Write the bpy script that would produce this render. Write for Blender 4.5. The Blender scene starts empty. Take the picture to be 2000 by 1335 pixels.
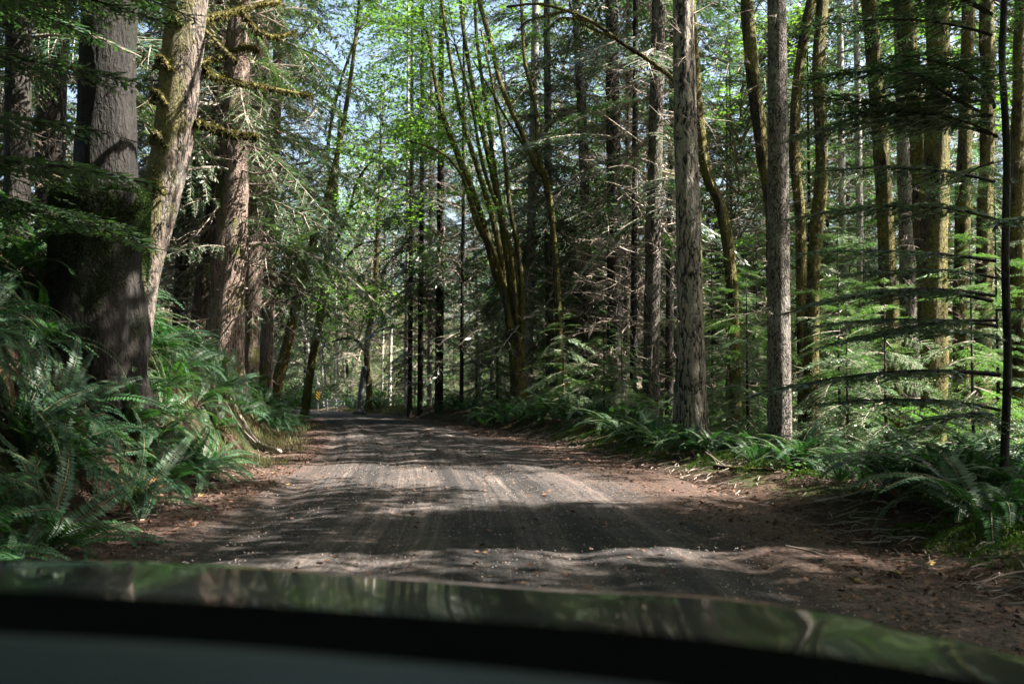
import bpy, math, random
import numpy as np
from mathutils import Vector, Matrix

# ------------------------------------------------------------------ camera, sky, sun
C = bpy.context.scene
COL = C.collection
R = math.radians
F_PX = 1944.0
CAM_Z = 1.45
PITCH = R(2.3)

cam_d = bpy.data.cameras.new('camera')
cam_d.lens = 35.0
cam_d.sensor_width = 36.0
cam_d.clip_start = 0.05
cam_d.clip_end = 2000
cam_d.dof.use_dof = True
cam_d.dof.focus_distance = 22.0
cam_d.dof.aperture_fstop = 3.2
cam = bpy.data.objects.new('camera', cam_d)
COL.objects.link(cam)
cam.location = (0, 0, CAM_Z)
cam.rotation_euler = (math.pi / 2 + PITCH, 0, 0)
C.camera = cam

SUN_AZ = R(94.0)      # from +Y towards +X
SUN_EL = R(47.0)
world = bpy.data.worlds.new('World')
C.world = world
world.use_nodes = True
wn = world.node_tree
for n in list(wn.nodes):
    wn.nodes.remove(n)
sky = wn.nodes.new('ShaderNodeTexSky')
sky.sky_type = 'NISHITA'
sky.sun_disc = False
sky.sun_elevation = SUN_EL
sky.sun_rotation = SUN_AZ
sky.air_density = 1.0
sky.dust_density = 4.0
sky.ozone_density = 0.5
bg = wn.nodes.new('ShaderNodeBackground')
bg.inputs['Strength'].default_value = 0.05
wo = wn.nodes.new('ShaderNodeOutputWorld')
wn.links.new(sky.outputs[0], bg.inputs['Color'])
wn.links.new(bg.outputs[0], wo.inputs['Surface'])

sun_d = bpy.data.lights.new('sun', 'SUN')
sun_d.energy = 5.0
sun_d.angle = R(0.55)
sun_d.color = (1.0, 0.93, 0.84)
sun = bpy.data.objects.new('sun', sun_d)
COL.objects.link(sun)
sd = Vector((math.sin(SUN_AZ) * math.cos(SUN_EL), math.cos(SUN_AZ) * math.cos(SUN_EL), math.sin(SUN_EL)))
sun.rotation_euler = sd.to_track_quat('Z', 'Y').to_euler()
sun.location = (30, 0, 40)

C.view_settings.view_transform = 'Standard'
C.view_settings.look = 'None'
C.view_settings.exposure = 3.05
C.view_settings.gamma = 1.0
C.view_settings.use_curve_mapping = False

rng = np.random.default_rng(7)
random.seed(7)

# ------------------------------------------------------------------ ground shape
def tab(xs, ys):
    xs = np.array(xs, float); ys = np.array(ys, float)
    def f(v):
        return np.interp(v, xs, ys)
    # smoothed lookup
    gx = np.linspace(xs[0], xs[-1], 600)
    gy = f(gx)
    k = 25
    gp = np.pad(gy, k, mode='edge')
    gy = np.convolve(gp, np.ones(2 * k + 1) / (2 * k + 1), 'valid')
    return lambda v: np.interp(v, gx, gy)

_XL = tab([-40, 0, 10, 15, 22, 30, 36, 45, 55, 70, 100], [-4.1, -4.1, -4.1, -4.15, -5.1, -6.5, -7.8, -10.2, -13.5, -20, -38])
_XR = tab([-40, 0, 8, 11, 15, 18, 24, 32, 39, 50, 60, 75, 100], [3.6, 3.6, 3.5, 3.3, 2.7, 2.2, 1.0, -.9, -2.8, -6.6, -10.5, -16.5, -32])
_ZR = tab([-40, 35, 54, 75, 110], [0, 0, -.2, -.6, -.9])
_BK = tab([-40, 13, 21, 28, 45, 60, 110], [1.55, 1.5, 1.05, 1, .6, .3, .15])
_PROF = lambda v: np.interp(v, [0, .3, .6, 1.0, 1.5, 2.0, 2.6, 4, 8, 40], [0, .10, .42, .95, 1.5, 1.85, 2.15, 2.55, 2.9, 4.0])
_PR = tab([0, .4, 1, 2, 5, 12, 30], [0, .04, .08, .03, -.15, -.4, -.7])
_MND = tab([-40, 2, 6, 9, 12, 22, 26, 31, 36, 110], [.25, .25, .3, .22, 0, .05, .45, .5, .3, 0])

_perm = np.random.default_rng(3).random((256, 256))
def vnoise(x, y):
    xi = np.floor(x).astype(int); yi = np.floor(y).astype(int)
    fx = x - xi; fy = y - yi
    fx = fx * fx * (3 - 2 * fx); fy = fy * fy * (3 - 2 * fy)
    a = _perm[xi & 255, yi & 255]; b = _perm[(xi + 1) & 255, yi & 255]
    c = _perm[xi & 255, (yi + 1) & 255]; d = _perm[(xi + 1) & 255, (yi + 1) & 255]
    return (a * (1 - fx) + b * fx) * (1 - fy) + (c * (1 - fx) + d * fx) * fy - .5
def fbm(x, y, o=4):
    s = 0; a = 1
    for i in range(o):
        s = s + a * vnoise(x * 2 ** i + 17.3 * i, y * 2 ** i + 9.1 * i); a *= .5
    return s

def ground(X, Y, fine=True):
    X = np.asarray(X, float); Y = np.asarray(Y, float)
    xl = _XL(Y); xr = _XR(Y)
    xc = (xl + xr) / 2; hw = (xr - xl) / 2
    t = np.clip((X - xc) / hw, -1, 1)
    z = _ZR(Y) + .07 * (1 - t * t)
    dl = xl - X; dr = X - xr
    left = dl > 0; right = dr > 0
    dlc = np.clip(dl, 0, 200); drc = np.clip(dr, 0, 200)
    wob = 1 + .35 * vnoise(X * .5, Y * .35)
    z = z + np.where(left, _PROF(np.clip(dlc, 0, 40)) * _BK(Y) * wob, 0)
    m = _MND(Y)
    z = z + np.where(right, _PR(np.clip(drc, 0, 30)) + m * np.clip(drc / .9, 0, 1) * np.exp(-np.clip(drc - 1.5, 0, 30) / 3.), 0)
    off = np.clip((np.maximum(dlc, drc)) / 1.0, 0, 1)
    z = z + off * (.35 * fbm(X * .25, Y * .25, 3)) * .5
    z = z + off * .10 * fbm(X * 1.7, Y * 1.7, 3)
    far = np.clip((Y - 90) / 120, 0, 1.5)
    z = z + far * far * 14 * np.clip((20 - X) / 60, 0, 1)
    if fine:
        z = z + .012 * fbm(X * 9, Y * 9, 2) * np.where(dl > 0, .25, 1)
    return z
def gz(x, y):
    return float(ground(x, y))

def P(px, py, Y):
    a = (px - 1000) / F_PX; b = (667.5 - py) / F_PX
    fy = math.cos(PITCH) - b * math.sin(PITCH); fz = math.sin(PITCH) + b * math.cos(PITCH)
    s = Y / fy
    return Vector((a * s, Y, CAM_Z + fz * s))

# ------------------------------------------------------------------ mesh helpers
def tag(o, label=None, cat=None, group=None, kind=None):
    if label: o['label'] = label
    if cat: o['category'] = cat
    if group: o['group'] = group
    if kind: o['kind'] = kind
    return o
def link(name, data, parent=None):
    o = bpy.data.objects.new(name, data)
    COL.objects.link(o)
    if parent: o.parent = parent
    return o
def empty(name, loc=(0, 0, 0), rz=0):
    o = link(name, None)
    o.empty_display_size = .2
    o.location = loc; o.rotation_euler = (0, 0, rz)
    return o
def mesh(name, V, F, mats, idx=None, smooth=True, uv=None):
    me = bpy.data.meshes.new(name)
    V = np.asarray(V, np.float32); F = np.asarray(F, np.int32)
    n = F.shape[1]
    me.vertices.add(len(V)); me.vertices.foreach_set('co', V.ravel())
    me.loops.add(F.size); me.loops.foreach_set('vertex_index', F.ravel())
    me.polygons.add(len(F))
    me.polygons.foreach_set('loop_start', np.arange(0, F.size, n, dtype=np.int32))
    me.polygons.foreach_set('loop_total', np.full(len(F), n, np.int32))
    if idx is not None:
        me.polygons.foreach_set('material_index', np.asarray(idx, np.int32))
    me.polygons.foreach_set('use_smooth', np.full(len(F), smooth, bool))
    if uv is not None:
        l = me.uv_layers.new(name='UVMap')
        l.data.foreach_set('uv', np.asarray(uv, np.float32)[F.ravel()].ravel())
    for m in mats: me.materials.append(m)
    me.update(calc_edges=True); me.validate()
    return me
def soup(name, Q, mats, idx=None):
    """quad soup (n,4,3)"""
    n = len(Q)
    return mesh(name, Q.reshape(-1, 3), np.arange(n * 4).reshape(-1, 4), mats, idx, smooth=False)
def frames(pts):
    pts = np.asarray(pts, float)
    T = np.gradient(pts, axis=0)
    T /= np.linalg.norm(T, axis=1, keepdims=True) + 1e-9
    up = np.array([0, 1, 0.]) if abs(T[0][1]) < .8 else np.array([1., 0, 0])
    N = np.zeros_like(T); n = up
    for i in range(len(T)):
        n = n - T[i] * np.dot(n, T[i]); n /= np.linalg.norm(n) + 1e-9
        N[i] = n
    B = np.cross(T, N)
    return pts, T, N, B
def tube(pts, rad, sides=10, cap=True, disp=0, seed=0, flare=None):
    """smooth tube -> V,F quads"""
    pts, T, N, B = frames(pts)
    rad = np.asarray(rad, float) * np.ones(len(pts))
    a = np.linspace(0, 2 * math.pi, sides, endpoint=False)
    r = rad[:, None] * np.ones(sides)[None]
    if disp:
        s = np.concatenate([[0], np.cumsum(np.linalg.norm(np.diff(pts, axis=0), axis=1))])
        ca = np.cos(a)[None] * 1.0; sa = np.sin(a)[None] * 1.0
        u = (ca * 2.2 + seed * 3.7 + s[:, None] * .6); v = (sa * 2.2 + s[:, None] * .9 + seed)
        r = r * (1 + disp * 1.3 * fbm(u, v, 3))
        u2 = a[None] / (2 * math.pi) * 18 + seed; 
        r = r * (1 + disp * .5 * vnoise(np.cos(a)[None] * 5 + seed * 1.3 + 0 * s[:, None], np.sin(a)[None] * 5 + s[:, None] * 1.6))
    if flare is not None:
        lob = .5 + .5 * np.cos(a * flare[1] + seed)[None] * .9
        s = np.concatenate([[0], np.cumsum(np.linalg.norm(np.diff(pts, axis=0), axis=1))])
        r = r * (1 + flare[0] * np.exp(-s / flare[2])[:, None] * lob)
    V = pts[:, None] + N[:, None] * (np.cos(a)[None, :, None] * r[..., None]) + B[:, None] * (np.sin(a)[None, :, None] * r[..., None])
    V = V.reshape(-1, 3)
    m = len(pts)
    i = np.arange(m - 1)[:, None] * sides; j = np.arange(sides)[None]; j2 = (j + 1) % sides
    Fq = np.stack([i + j, i + j2, i + sides + j2, i + sides + j], -1).reshape(-1, 4)
    if cap:
        c = len(V); V = np.vstack([V, pts[-1:] + T[-1:] * rad[-1] * .5])
        t = (m - 1) * sides + np.arange(sides)
        t2 = (m - 1) * sides + (np.arange(sides) + 1) % sides
        cc = np.full(sides, c)
        # degenerate-free quads: pair triangles
        Fc = np.stack([t[0::2], t2[0::2], t2[1::2] if sides % 2 == 0 else t2[0::2], cc[0::2]], -1) if sides % 2 == 0 else None
        if Fc is not None: Fq = np.vstack([Fq, Fc])
    return V, Fq
def merge(parts):
    Vs = []; Fs = []; o = 0
    for V, Fq in parts:
        Vs.append(V); Fs.append(Fq + o); o += len(V)
    return np.vstack(Vs), np.vstack(Fs)
def wood_soup(pts, rad, sides=3):
    V, Fq = tube(pts, rad, sides, cap=False)
    return V[Fq]
def spline(pts, n):
    pts = np.asarray(pts, float)
    if len(pts) < 3:
        t = np.linspace(0, 1, n)[:, None]
        return pts[0] * (1 - t) + pts[-1] * t
    P0 = np.vstack([2 * pts[0] - pts[1], pts, 2 * pts[-1] - pts[-2]])
    out = []
    seg = len(pts) - 1
    for k in np.linspace(0, seg - 1e-6, n):
        i = int(k); t = k - i
        a, b, c, d = P0[i], P0[i + 1], P0[i + 2], P0[i + 3]
        out.append(.5 * ((2 * b) + (c - a) * t + (2 * a - 5 * b + 4 * c - d) * t * t + (3 * b - a - 3 * c + d) * t ** 3))
    return np.array(out)
def rotz(a):
    c, s = math.cos(a), math.sin(a)
    return np.array([[c, -s, 0], [s, c, 0], [0, 0, 1.]])
def rotx(a):
    c, s = math.cos(a), math.sin(a)
    return np.array([[1., 0, 0], [0, c, -s], [0, s, c]])
def roty(a):
    c, s = math.cos(a), math.sin(a)
    return np.array([[c, 0, s], [0, 1., 0], [-s, 0, c]])

# ------------------------------------------------------------------ materials
def newmat(name):
    m = bpy.data.materials.new(name); m.use_nodes = True
    nt = m.node_tree
    for n in list(nt.nodes): nt.nodes.remove(n)
    return m, nt
def N(nt, t, **kw):
    n = nt.nodes.new(t)
    for k, v in kw.items():
        if k in n.inputs: n.inputs[k].default_value = v
        else: setattr(n, k, v)
    return n
def ramp(nt, fac, stops):
    r = nt.nodes.new('ShaderNodeValToRGB')
    e = r.color_ramp.elements
    while len(e) < len(stops): e.new(.5)
    for i, (p, c) in enumerate(stops):
        e[i].position = p; e[i].color = (*c, 1) if len(c) == 3 else c
    nt.links.new(fac, r.inputs[0])
    return r.outputs[0]
def mixc(nt, fac, a, b, mode='MIX'):
    m = nt.nodes.new('ShaderNodeMix'); m.data_type = 'RGBA'; m.blend_type = mode
    for i, v in ((0, fac), (6, a), (7, b)):
        if hasattr(v, 'links'): nt.links.new(v, m.inputs[i])
        elif i == 0: m.inputs[i].default_value = v
        else: m.inputs[i].default_value = (*v, 1)
    return m.outputs[2]
def mth(nt, op, a, b=None, clamp=False):
    m = nt.nodes.new('ShaderNodeMath'); m.operation = op; m.use_clamp = clamp
    for i, v in ((0, a), (1, b)):
        if v is None: continue
        if hasattr(v, 'links'): nt.links.new(v, m.inputs[i])
        else: m.inputs[i].default_value = v
    return m.outputs[0]
def noise(nt, vec, scale, detail=4, rough=.55, dist=0):
    n = nt.nodes.new('ShaderNodeTexNoise')
    n.inputs['Scale'].default_value = scale; n.inputs['Detail'].default_value = detail
    n.inputs['Roughness'].default_value = rough; n.inputs['Distortion'].default_value = dist
    if vec is not None: nt.links.new(vec, n.inputs['Vector'])
    return n.outputs['Fac']
def mapped(nt, out, scale):
    m = nt.nodes.new('ShaderNodeMapping'); m.inputs['Scale'].default_value = scale
    nt.links.new(out, m.inputs['Vector']); return m.outputs[0]

def leaf_mat(name, cols, trans=.4, rough=.42, tmul=(1.3, 1.5, .6), spec=.5):
    m, nt = newmat(name)
    geo = nt.nodes.new('ShaderNodeNewGeometry'); oi = nt.nodes.new('ShaderNodeObjectInfo')
    tc = nt.nodes.new('ShaderNodeTexCoord')
    f = mth(nt, 'ADD', mth(nt, 'MULTIPLY', geo.outputs['Random Per Island'], .45), mth(nt, 'MULTIPLY', oi.outputs['Random'], .3))
    f = mth(nt, 'ADD', f, mth(nt, 'MULTIPLY', noise(nt, tc.outputs['Object'], 1.1, 2), .45))
    st = [(i / (len(cols) - 1) * .9 + .08, c) for i, c in enumerate(cols)]
    col = ramp(nt, f, st)
    bs = nt.nodes.new('ShaderNodeBsdfPrincipled')
    nt.links.new(col, bs.inputs['Base Color']); bs.inputs['Roughness'].default_value = rough
    bs.inputs['Specular IOR Level'].default_value = spec
    tr = nt.nodes.new('ShaderNodeBsdfTranslucent')
    nt.links.new(mixc(nt, 1, col, tmul, 'MULTIPLY'), tr.inputs['Color'])
    mx = nt.nodes.new('ShaderNodeMixShader'); mx.inputs[0].default_value = trans
    nt.links.new(bs.outputs[0], mx.inputs[1]); nt.links.new(tr.outputs[0], mx.inputs[2])
    o = nt.nodes.new('ShaderNodeOutputMaterial'); nt.links.new(mx.outputs[0], o.inputs['Surface'])
    return m

def bark_mat(name, furrow, mid, plate, sc=(14, 14, 3.2), moss=0., mosscol=((.03, .035, .008), (.13, .13, .03)), lichen=.3, bump=.9, thr=(.38, .56), mossbias=None, fib=False):
    m, nt = newmat(name)
    tc = nt.nodes.new('ShaderNodeTexCoord'); oi = nt.nodes.new('ShaderNodeObjectInfo')
    va = nt.nodes.new('ShaderNodeVectorMath'); va.operation = 'ADD'
    nt.links.new(tc.outputs['Object'], va.inputs[0])
    cx = nt.nodes.new('ShaderNodeCombineXYZ'); r10 = mth(nt, 'MULTIPLY', oi.outputs['Random'], 40.)
    nt.links.new(r10, cx.inputs[0]); nt.links.new(r10, cx.inputs[2])
    nt.links.new(cx.outputs[0], va.inputs[1])
    co = va.outputs[0]
    # warp, then ridged cracks
    wa = nt.nodes.new('ShaderNodeTexNoise'); wa.inputs['Scale'].default_value = 5; wa.inputs['Detail'].default_value = 3
    nt.links.new(co, wa.inputs['Vector'])
    wm = nt.nodes.new('ShaderNodeVectorMath'); wm.operation = 'SCALE'; wm.inputs['Scale'].default_value = .20
    nt.links.new(wa.outputs['Color'], wm.inputs[0])
    wv = nt.nodes.new('ShaderNodeVectorMath'); wv.operation = 'ADD'
    nt.links.new(co, wv.inputs[0]); nt.links.new(wm.outputs[0], wv.inputs[1])
    vv = mapped(nt, wv.outputs[0], sc)
    vo = nt.nodes.new('ShaderNodeTexVoronoi'); vo.feature = 'DISTANCE_TO_EDGE'; vo.inputs['Scale'].default_value = 1
    nt.links.new(vv, vo.inputs['Vector'])
    fine = noise(nt, mapped(nt, co, (sc[0] * 2.2, sc[1] * 2.2, sc[2] * 1.8)), 1.4, 6, .65)
    w2 = nt.nodes.new('ShaderNodeTexWave'); w2.wave_type = 'BANDS'; w2.bands_direction = 'X'
    rid = mth(nt, 'ABSOLUTE', mth(nt, 'SUBTRACT', noise(nt, mapped(nt, wv.outputs[0], (sc[0] * .8, sc[1] * .8, sc[2] * .45)), 1.0, 3, .5, .6), .5))
    nt.nodes.remove(w2)
    cell = mth(nt, 'MULTIPLY', mth(nt, 'MINIMUM', vo.outputs['Distance'], .3), 1.3)
    hgt = mth(nt, 'ADD', mth(nt, 'ADD', cell, mth(nt, 'MULTIPLY', mth(nt, 'MINIMUM', rid, .12), 2.6)), mth(nt, 'MULTIPLY', mth(nt, 'SUBTRACT', fine, .25), .9))
    col = ramp(nt, hgt, [(thr[0] * .7, furrow), (thr[0], mid), (thr[1], tuple(.6 * a + .4 * b for a, b in zip(plate, mid))), (min(thr[1] + .3, 1), plate)])
    big = noise(nt, co, 1.7, 4, .6)
    col = mixc(nt, mth(nt, 'MULTIPLY', big, .8), col, tuple(x * 1.9 for x in mid), 'MIX') if lichen < 0 else col
    lv = noise(nt, mapped(nt, co, (2.5, 2.5, 1.)), 1.5, 5, .7)
    lm = ramp(nt, lv, [(.5, (0, 0, 0)), (.62, (1, 1, 1))])
    lg = mth(nt, 'MULTIPLY', lm, abs(lichen))
    col = mixc(nt, lg, col, (.30, .30, .25))
    tone = mth(nt, 'ADD', mth(nt, 'MULTIPLY', oi.outputs['Random'], .6), .7)
    cm = nt.nodes.new('ShaderNodeVectorMath'); cm.operation = 'SCALE'
    nt.links.new(col, cm.inputs[0]); nt.links.new(tone, cm.inputs['Scale']); col = cm.outputs[0]
    if moss > 0:
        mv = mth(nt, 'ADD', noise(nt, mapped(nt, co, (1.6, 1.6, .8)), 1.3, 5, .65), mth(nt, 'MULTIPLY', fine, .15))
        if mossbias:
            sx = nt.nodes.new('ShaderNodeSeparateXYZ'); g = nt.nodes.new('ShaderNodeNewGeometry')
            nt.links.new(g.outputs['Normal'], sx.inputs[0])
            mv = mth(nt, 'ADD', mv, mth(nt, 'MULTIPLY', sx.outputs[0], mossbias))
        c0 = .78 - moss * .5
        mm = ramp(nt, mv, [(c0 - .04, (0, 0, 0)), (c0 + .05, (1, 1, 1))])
        mcol = ramp(nt, noise(nt, co, 22, 5, .7), [(.3, mosscol[0]), (.7, mosscol[1])])
        col = mixc(nt, mm, col, mcol)
        hgt = mth(nt, 'ADD', hgt, mth(nt, 'MULTIPLY', mth(nt, 'MULTIPLY', mm, noise(nt, co, 35, 5, .7)), 1.2))
    bs = nt.nodes.new('ShaderNodeBsdfPrincipled'); bs.inputs['Roughness'].default_value = .85
    bs.inputs['Specular IOR Level'].default_value = .25
    nt.links.new(col, bs.inputs['Base Color'])
    bp = nt.nodes.new('ShaderNodeBump'); bp.inputs['Strength'].default_value = bump; bp.inputs['Distance'].default_value = .035
    nt.links.new(hgt, bp.inputs['Height']); nt.links.new(bp.outputs[0], bs.inputs['Normal'])
    o = nt.nodes.new('ShaderNodeOutputMaterial'); nt.links.new(bs.outputs[0], o.inputs['Surface'])
    return m

def plain(name, col, rough=.7, var=.4, scale=20, bump=.3, metal=0, spec=.4, coat=0):
    m, nt = newmat(name)
    tc = nt.nodes.new('ShaderNodeTexCoord')
    f = noise(nt, tc.outputs['Object'], scale, 5, .6)
    c = ramp(nt, f, [(.25, tuple(x * (1 - var) for x in col)), (.75, tuple(min(x * (1 + var), 1) for x in col))])
    bs = nt.nodes.new('ShaderNodeBsdfPrincipled'); bs.inputs['Roughness'].default_value = rough
    bs.inputs['Metallic'].default_value = metal; bs.inputs['Specular IOR Level'].default_value = spec
    bs.inputs['Coat Weight'].default_value = coat; bs.inputs['Coat Roughness'].default_value = .04
    nt.links.new(c, bs.inputs['Base Color'])
    if bump:
        bp = nt.nodes.new('ShaderNodeBump'); bp.inputs['Strength'].default_value = bump; bp.inputs['Distance'].default_value = .01
        nt.links.new(f, bp.inputs['Height']); nt.links.new(bp.outputs[0], bs.inputs['Normal'])
    o = nt.nodes.new('ShaderNodeOutputMaterial'); nt.links.new(bs.outputs[0], o.inputs['Surface'])
    return m

M_needle = leaf_mat('needle_foliage', [(.016, .040, .024), (.032, .068, .036), (.065, .105, .05)], .22, .38, (1.5, 1.9, .7), .6)
M_sap = leaf_mat('young_needle_foliage', [(.022, .058, .024), (.046, .10, .036), (.085, .155, .055)], .34, .42, (1.5, 1.8, .7), .5)
M_cedar = leaf_mat('cedar_foliage', [(.020, .042, .022), (.040, .072, .034), (.08, .115, .052)], .22, .36, (1.5, 1.9, .7), .7)
M_maple = leaf_mat('maple_foliage', [(.040, .092, .022), (.075, .145, .034), (.13, .20, .055)], .45, .45, (1.6, 1.9, .7), .4)
M_under = leaf_mat('undergrowth_foliage', [(.018, .048, .018), (.036, .085, .026), (.07, .13, .038)], .38, .42, (1.5, 1.8, .6), .45)
M_fern = leaf_mat('fern_foliage', [(.007, .027, .012), (.013, .045, .018), (.034, .082, .024)], .25, .50, (1.6, 2.0, .6), .28)
M_ferndead = leaf_mat('dead_fern_foliage', [(.07, .035, .015), (.14, .07, .03), (.2, .11, .05)], .25, .6, (1.2, 1, .7), .2)
M_moss = leaf_mat('moss_tufts', [(.016, .018, .006), (.046, .045, .017), (.13, .12, .048)], .3, .8, (1.4, 1.3, .5), .1)
M_mossg = leaf_mat('green_moss', [(.014, .035, .008), (.032, .068, .013), (.06, .11, .02)], .3, .8, (1.3, 1.3, .5), .1)
M_mossd = leaf_mat('shade_darkened_moss', [(.006, .014, .004), (.013, .028, .006), (.028, .05, .01)], .2, .85, (1.3, 1.3, .5), .1)  # green moss darkened in colour to stand for the stump's shade
M_grass = leaf_mat('grass_blades', [(.03, .055, .015), (.08, .085, .032), (.20, .16, .085)], .35, .5, (1.3, 1.5, .6), .3)
M_litter = leaf_mat('leaf_litter', [(.028, .015, .010), (.065, .036, .024), (.18, .105, .07)], .1, .8, (1, 1, 1), .15)
M_twig = plain('dead_twig_wood', (.21, .17, .14), .8, .5, 8, .2)
M_twigmoss = plain('mossy_twig_wood', (.085, .075, .04), .85, .6, 6, .3)
M_fir = bark_mat('fir_bark', (.003, .003, .003), (.017, .014, .012), (.11, .094, .078), (15, 15, 3.6), moss=.22, mosscol=((.02, .03, .008), (.08, .09, .025)), lichen=.35)
M_firbig = bark_mat('furrowed_fir_bark', (.002, .002, .0025), (.016, .0135, .0115), (.19, .165, .13), (10, 10, 2.0), moss=.14, mosscol=((.02, .03, .008), (.09, .095, .025)), lichen=.35, bump=1., thr=(.41, .50))
M_scaly = bark_mat('scaly_grey_bark', (.003, .003, .003), (.020, .017, .015), (.16, .14, .118), (22, 22, 8), moss=.10, lichen=.3, bump=.9, thr=(.41, .52))
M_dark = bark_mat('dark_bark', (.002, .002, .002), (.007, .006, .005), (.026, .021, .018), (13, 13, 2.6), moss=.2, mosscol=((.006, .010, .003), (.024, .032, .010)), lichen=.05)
M_shade_bark = bark_mat('shade_darkened_bark', (.001, .001, .001), (.004, .0032, .0028), (.013, .0105, .0085), (11, 11, 2.0), moss=.2, mosscol=((.004, .007, .002), (.015, .02, .006)), lichen=.03)  # darker copy of the dark bark, deep shade put into its colour
M_cedarbark = bark_mat('stringy_cedar_bark', (.005, .004, .003), (.036, .025, .020), (.17, .125, .10), (20, 20, 1.0), moss=.22, mosscol=((.04, .045, .01), (.13, .13, .035)), lichen=.12, bump=1., thr=(.34, .55))
M_mossbark = bark_mat('moss_covered_bark', (.003, .002, .002), (.012, .009, .007), (.05, .036, .026), (10, 10, 3), moss=.56, mosscol=((.010, .012, .003), (.165, .14, .034)), lichen=.12, mossbias=.10)
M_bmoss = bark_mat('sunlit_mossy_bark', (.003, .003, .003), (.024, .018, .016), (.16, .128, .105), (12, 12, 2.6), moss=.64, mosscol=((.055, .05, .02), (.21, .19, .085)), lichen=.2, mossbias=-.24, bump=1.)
M_alder = bark_mat('pale_alder_bark', (.05, .045, .04), (.22, .20, .18), (.42, .40, .37), (9, 9, 5), moss=.12, lichen=.5, bump=.4)

# ground
def ground_mat():
    m, nt = newmat('forest_floor')
    tc = nt.nodes.new('ShaderNodeTexCoord'); co = tc.outputs['Object']
    n1 = noise(nt, co, .9, 5, .65); n2 = noise(nt, co, 14, 6, .7); n3 = noise(nt, co, 60, 4, .7)
    dirt = ramp(nt, mth(nt, 'ADD', mth(nt, 'MULTIPLY', n2, .6), mth(nt, 'MULTIPLY', n3, .4)), [(.36, (.008, .006, .0045)), (.5, (.034, .022, .016)), (.66, (.12, .08, .058))])
    mossc = ramp(nt, n3, [(.3, (.010, .022, .005)), (.7, (.045, .07, .016))])
    uv = nt.nodes.new('ShaderNodeUVMap'); s = nt.nodes.new('ShaderNodeSeparateXYZ'); nt.links.new(uv.outputs[0], s.inputs[0])
    off = s.outputs[0]        # metres off the road edge
    mk = mth(nt, 'MULTIPLY', ramp(nt, mth(nt, 'ADD', n1, mth(nt, 'MULTIPLY', n2, .15)), [(.54, (0, 0, 0)), (.66, (1, 1, 1))]),
             ramp(nt, off, [(.02, (0, 0, 0)), (.1, (1, 1, 1))]))
    col = mixc(nt, mth(nt, 'MULTIPLY', mk, .85), dirt, mossc)
    bs = nt.nodes.new('ShaderNodeBsdfPrincipled'); bs.inputs['Roughness'].default_value = .95; bs.inputs['Specular IOR Level'].default_value = .1
    nt.links.new(col, bs.inputs['Base Color'])
    bp = nt.nodes.new('ShaderNodeBump'); bp.inputs['Strength'].default_value = .9; bp.inputs['Distance'].default_value = .04
    nt.links.new(mth(nt, 'ADD', n2, mth(nt, 'MULTIPLY', n3, .6)), bp.inputs['Height']); nt.links.new(bp.outputs[0], bs.inputs['Normal'])
    o = nt.nodes.new('ShaderNodeOutputMaterial'); nt.links.new(bs.outputs[0], o.inputs['Surface'])
    return m
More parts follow.
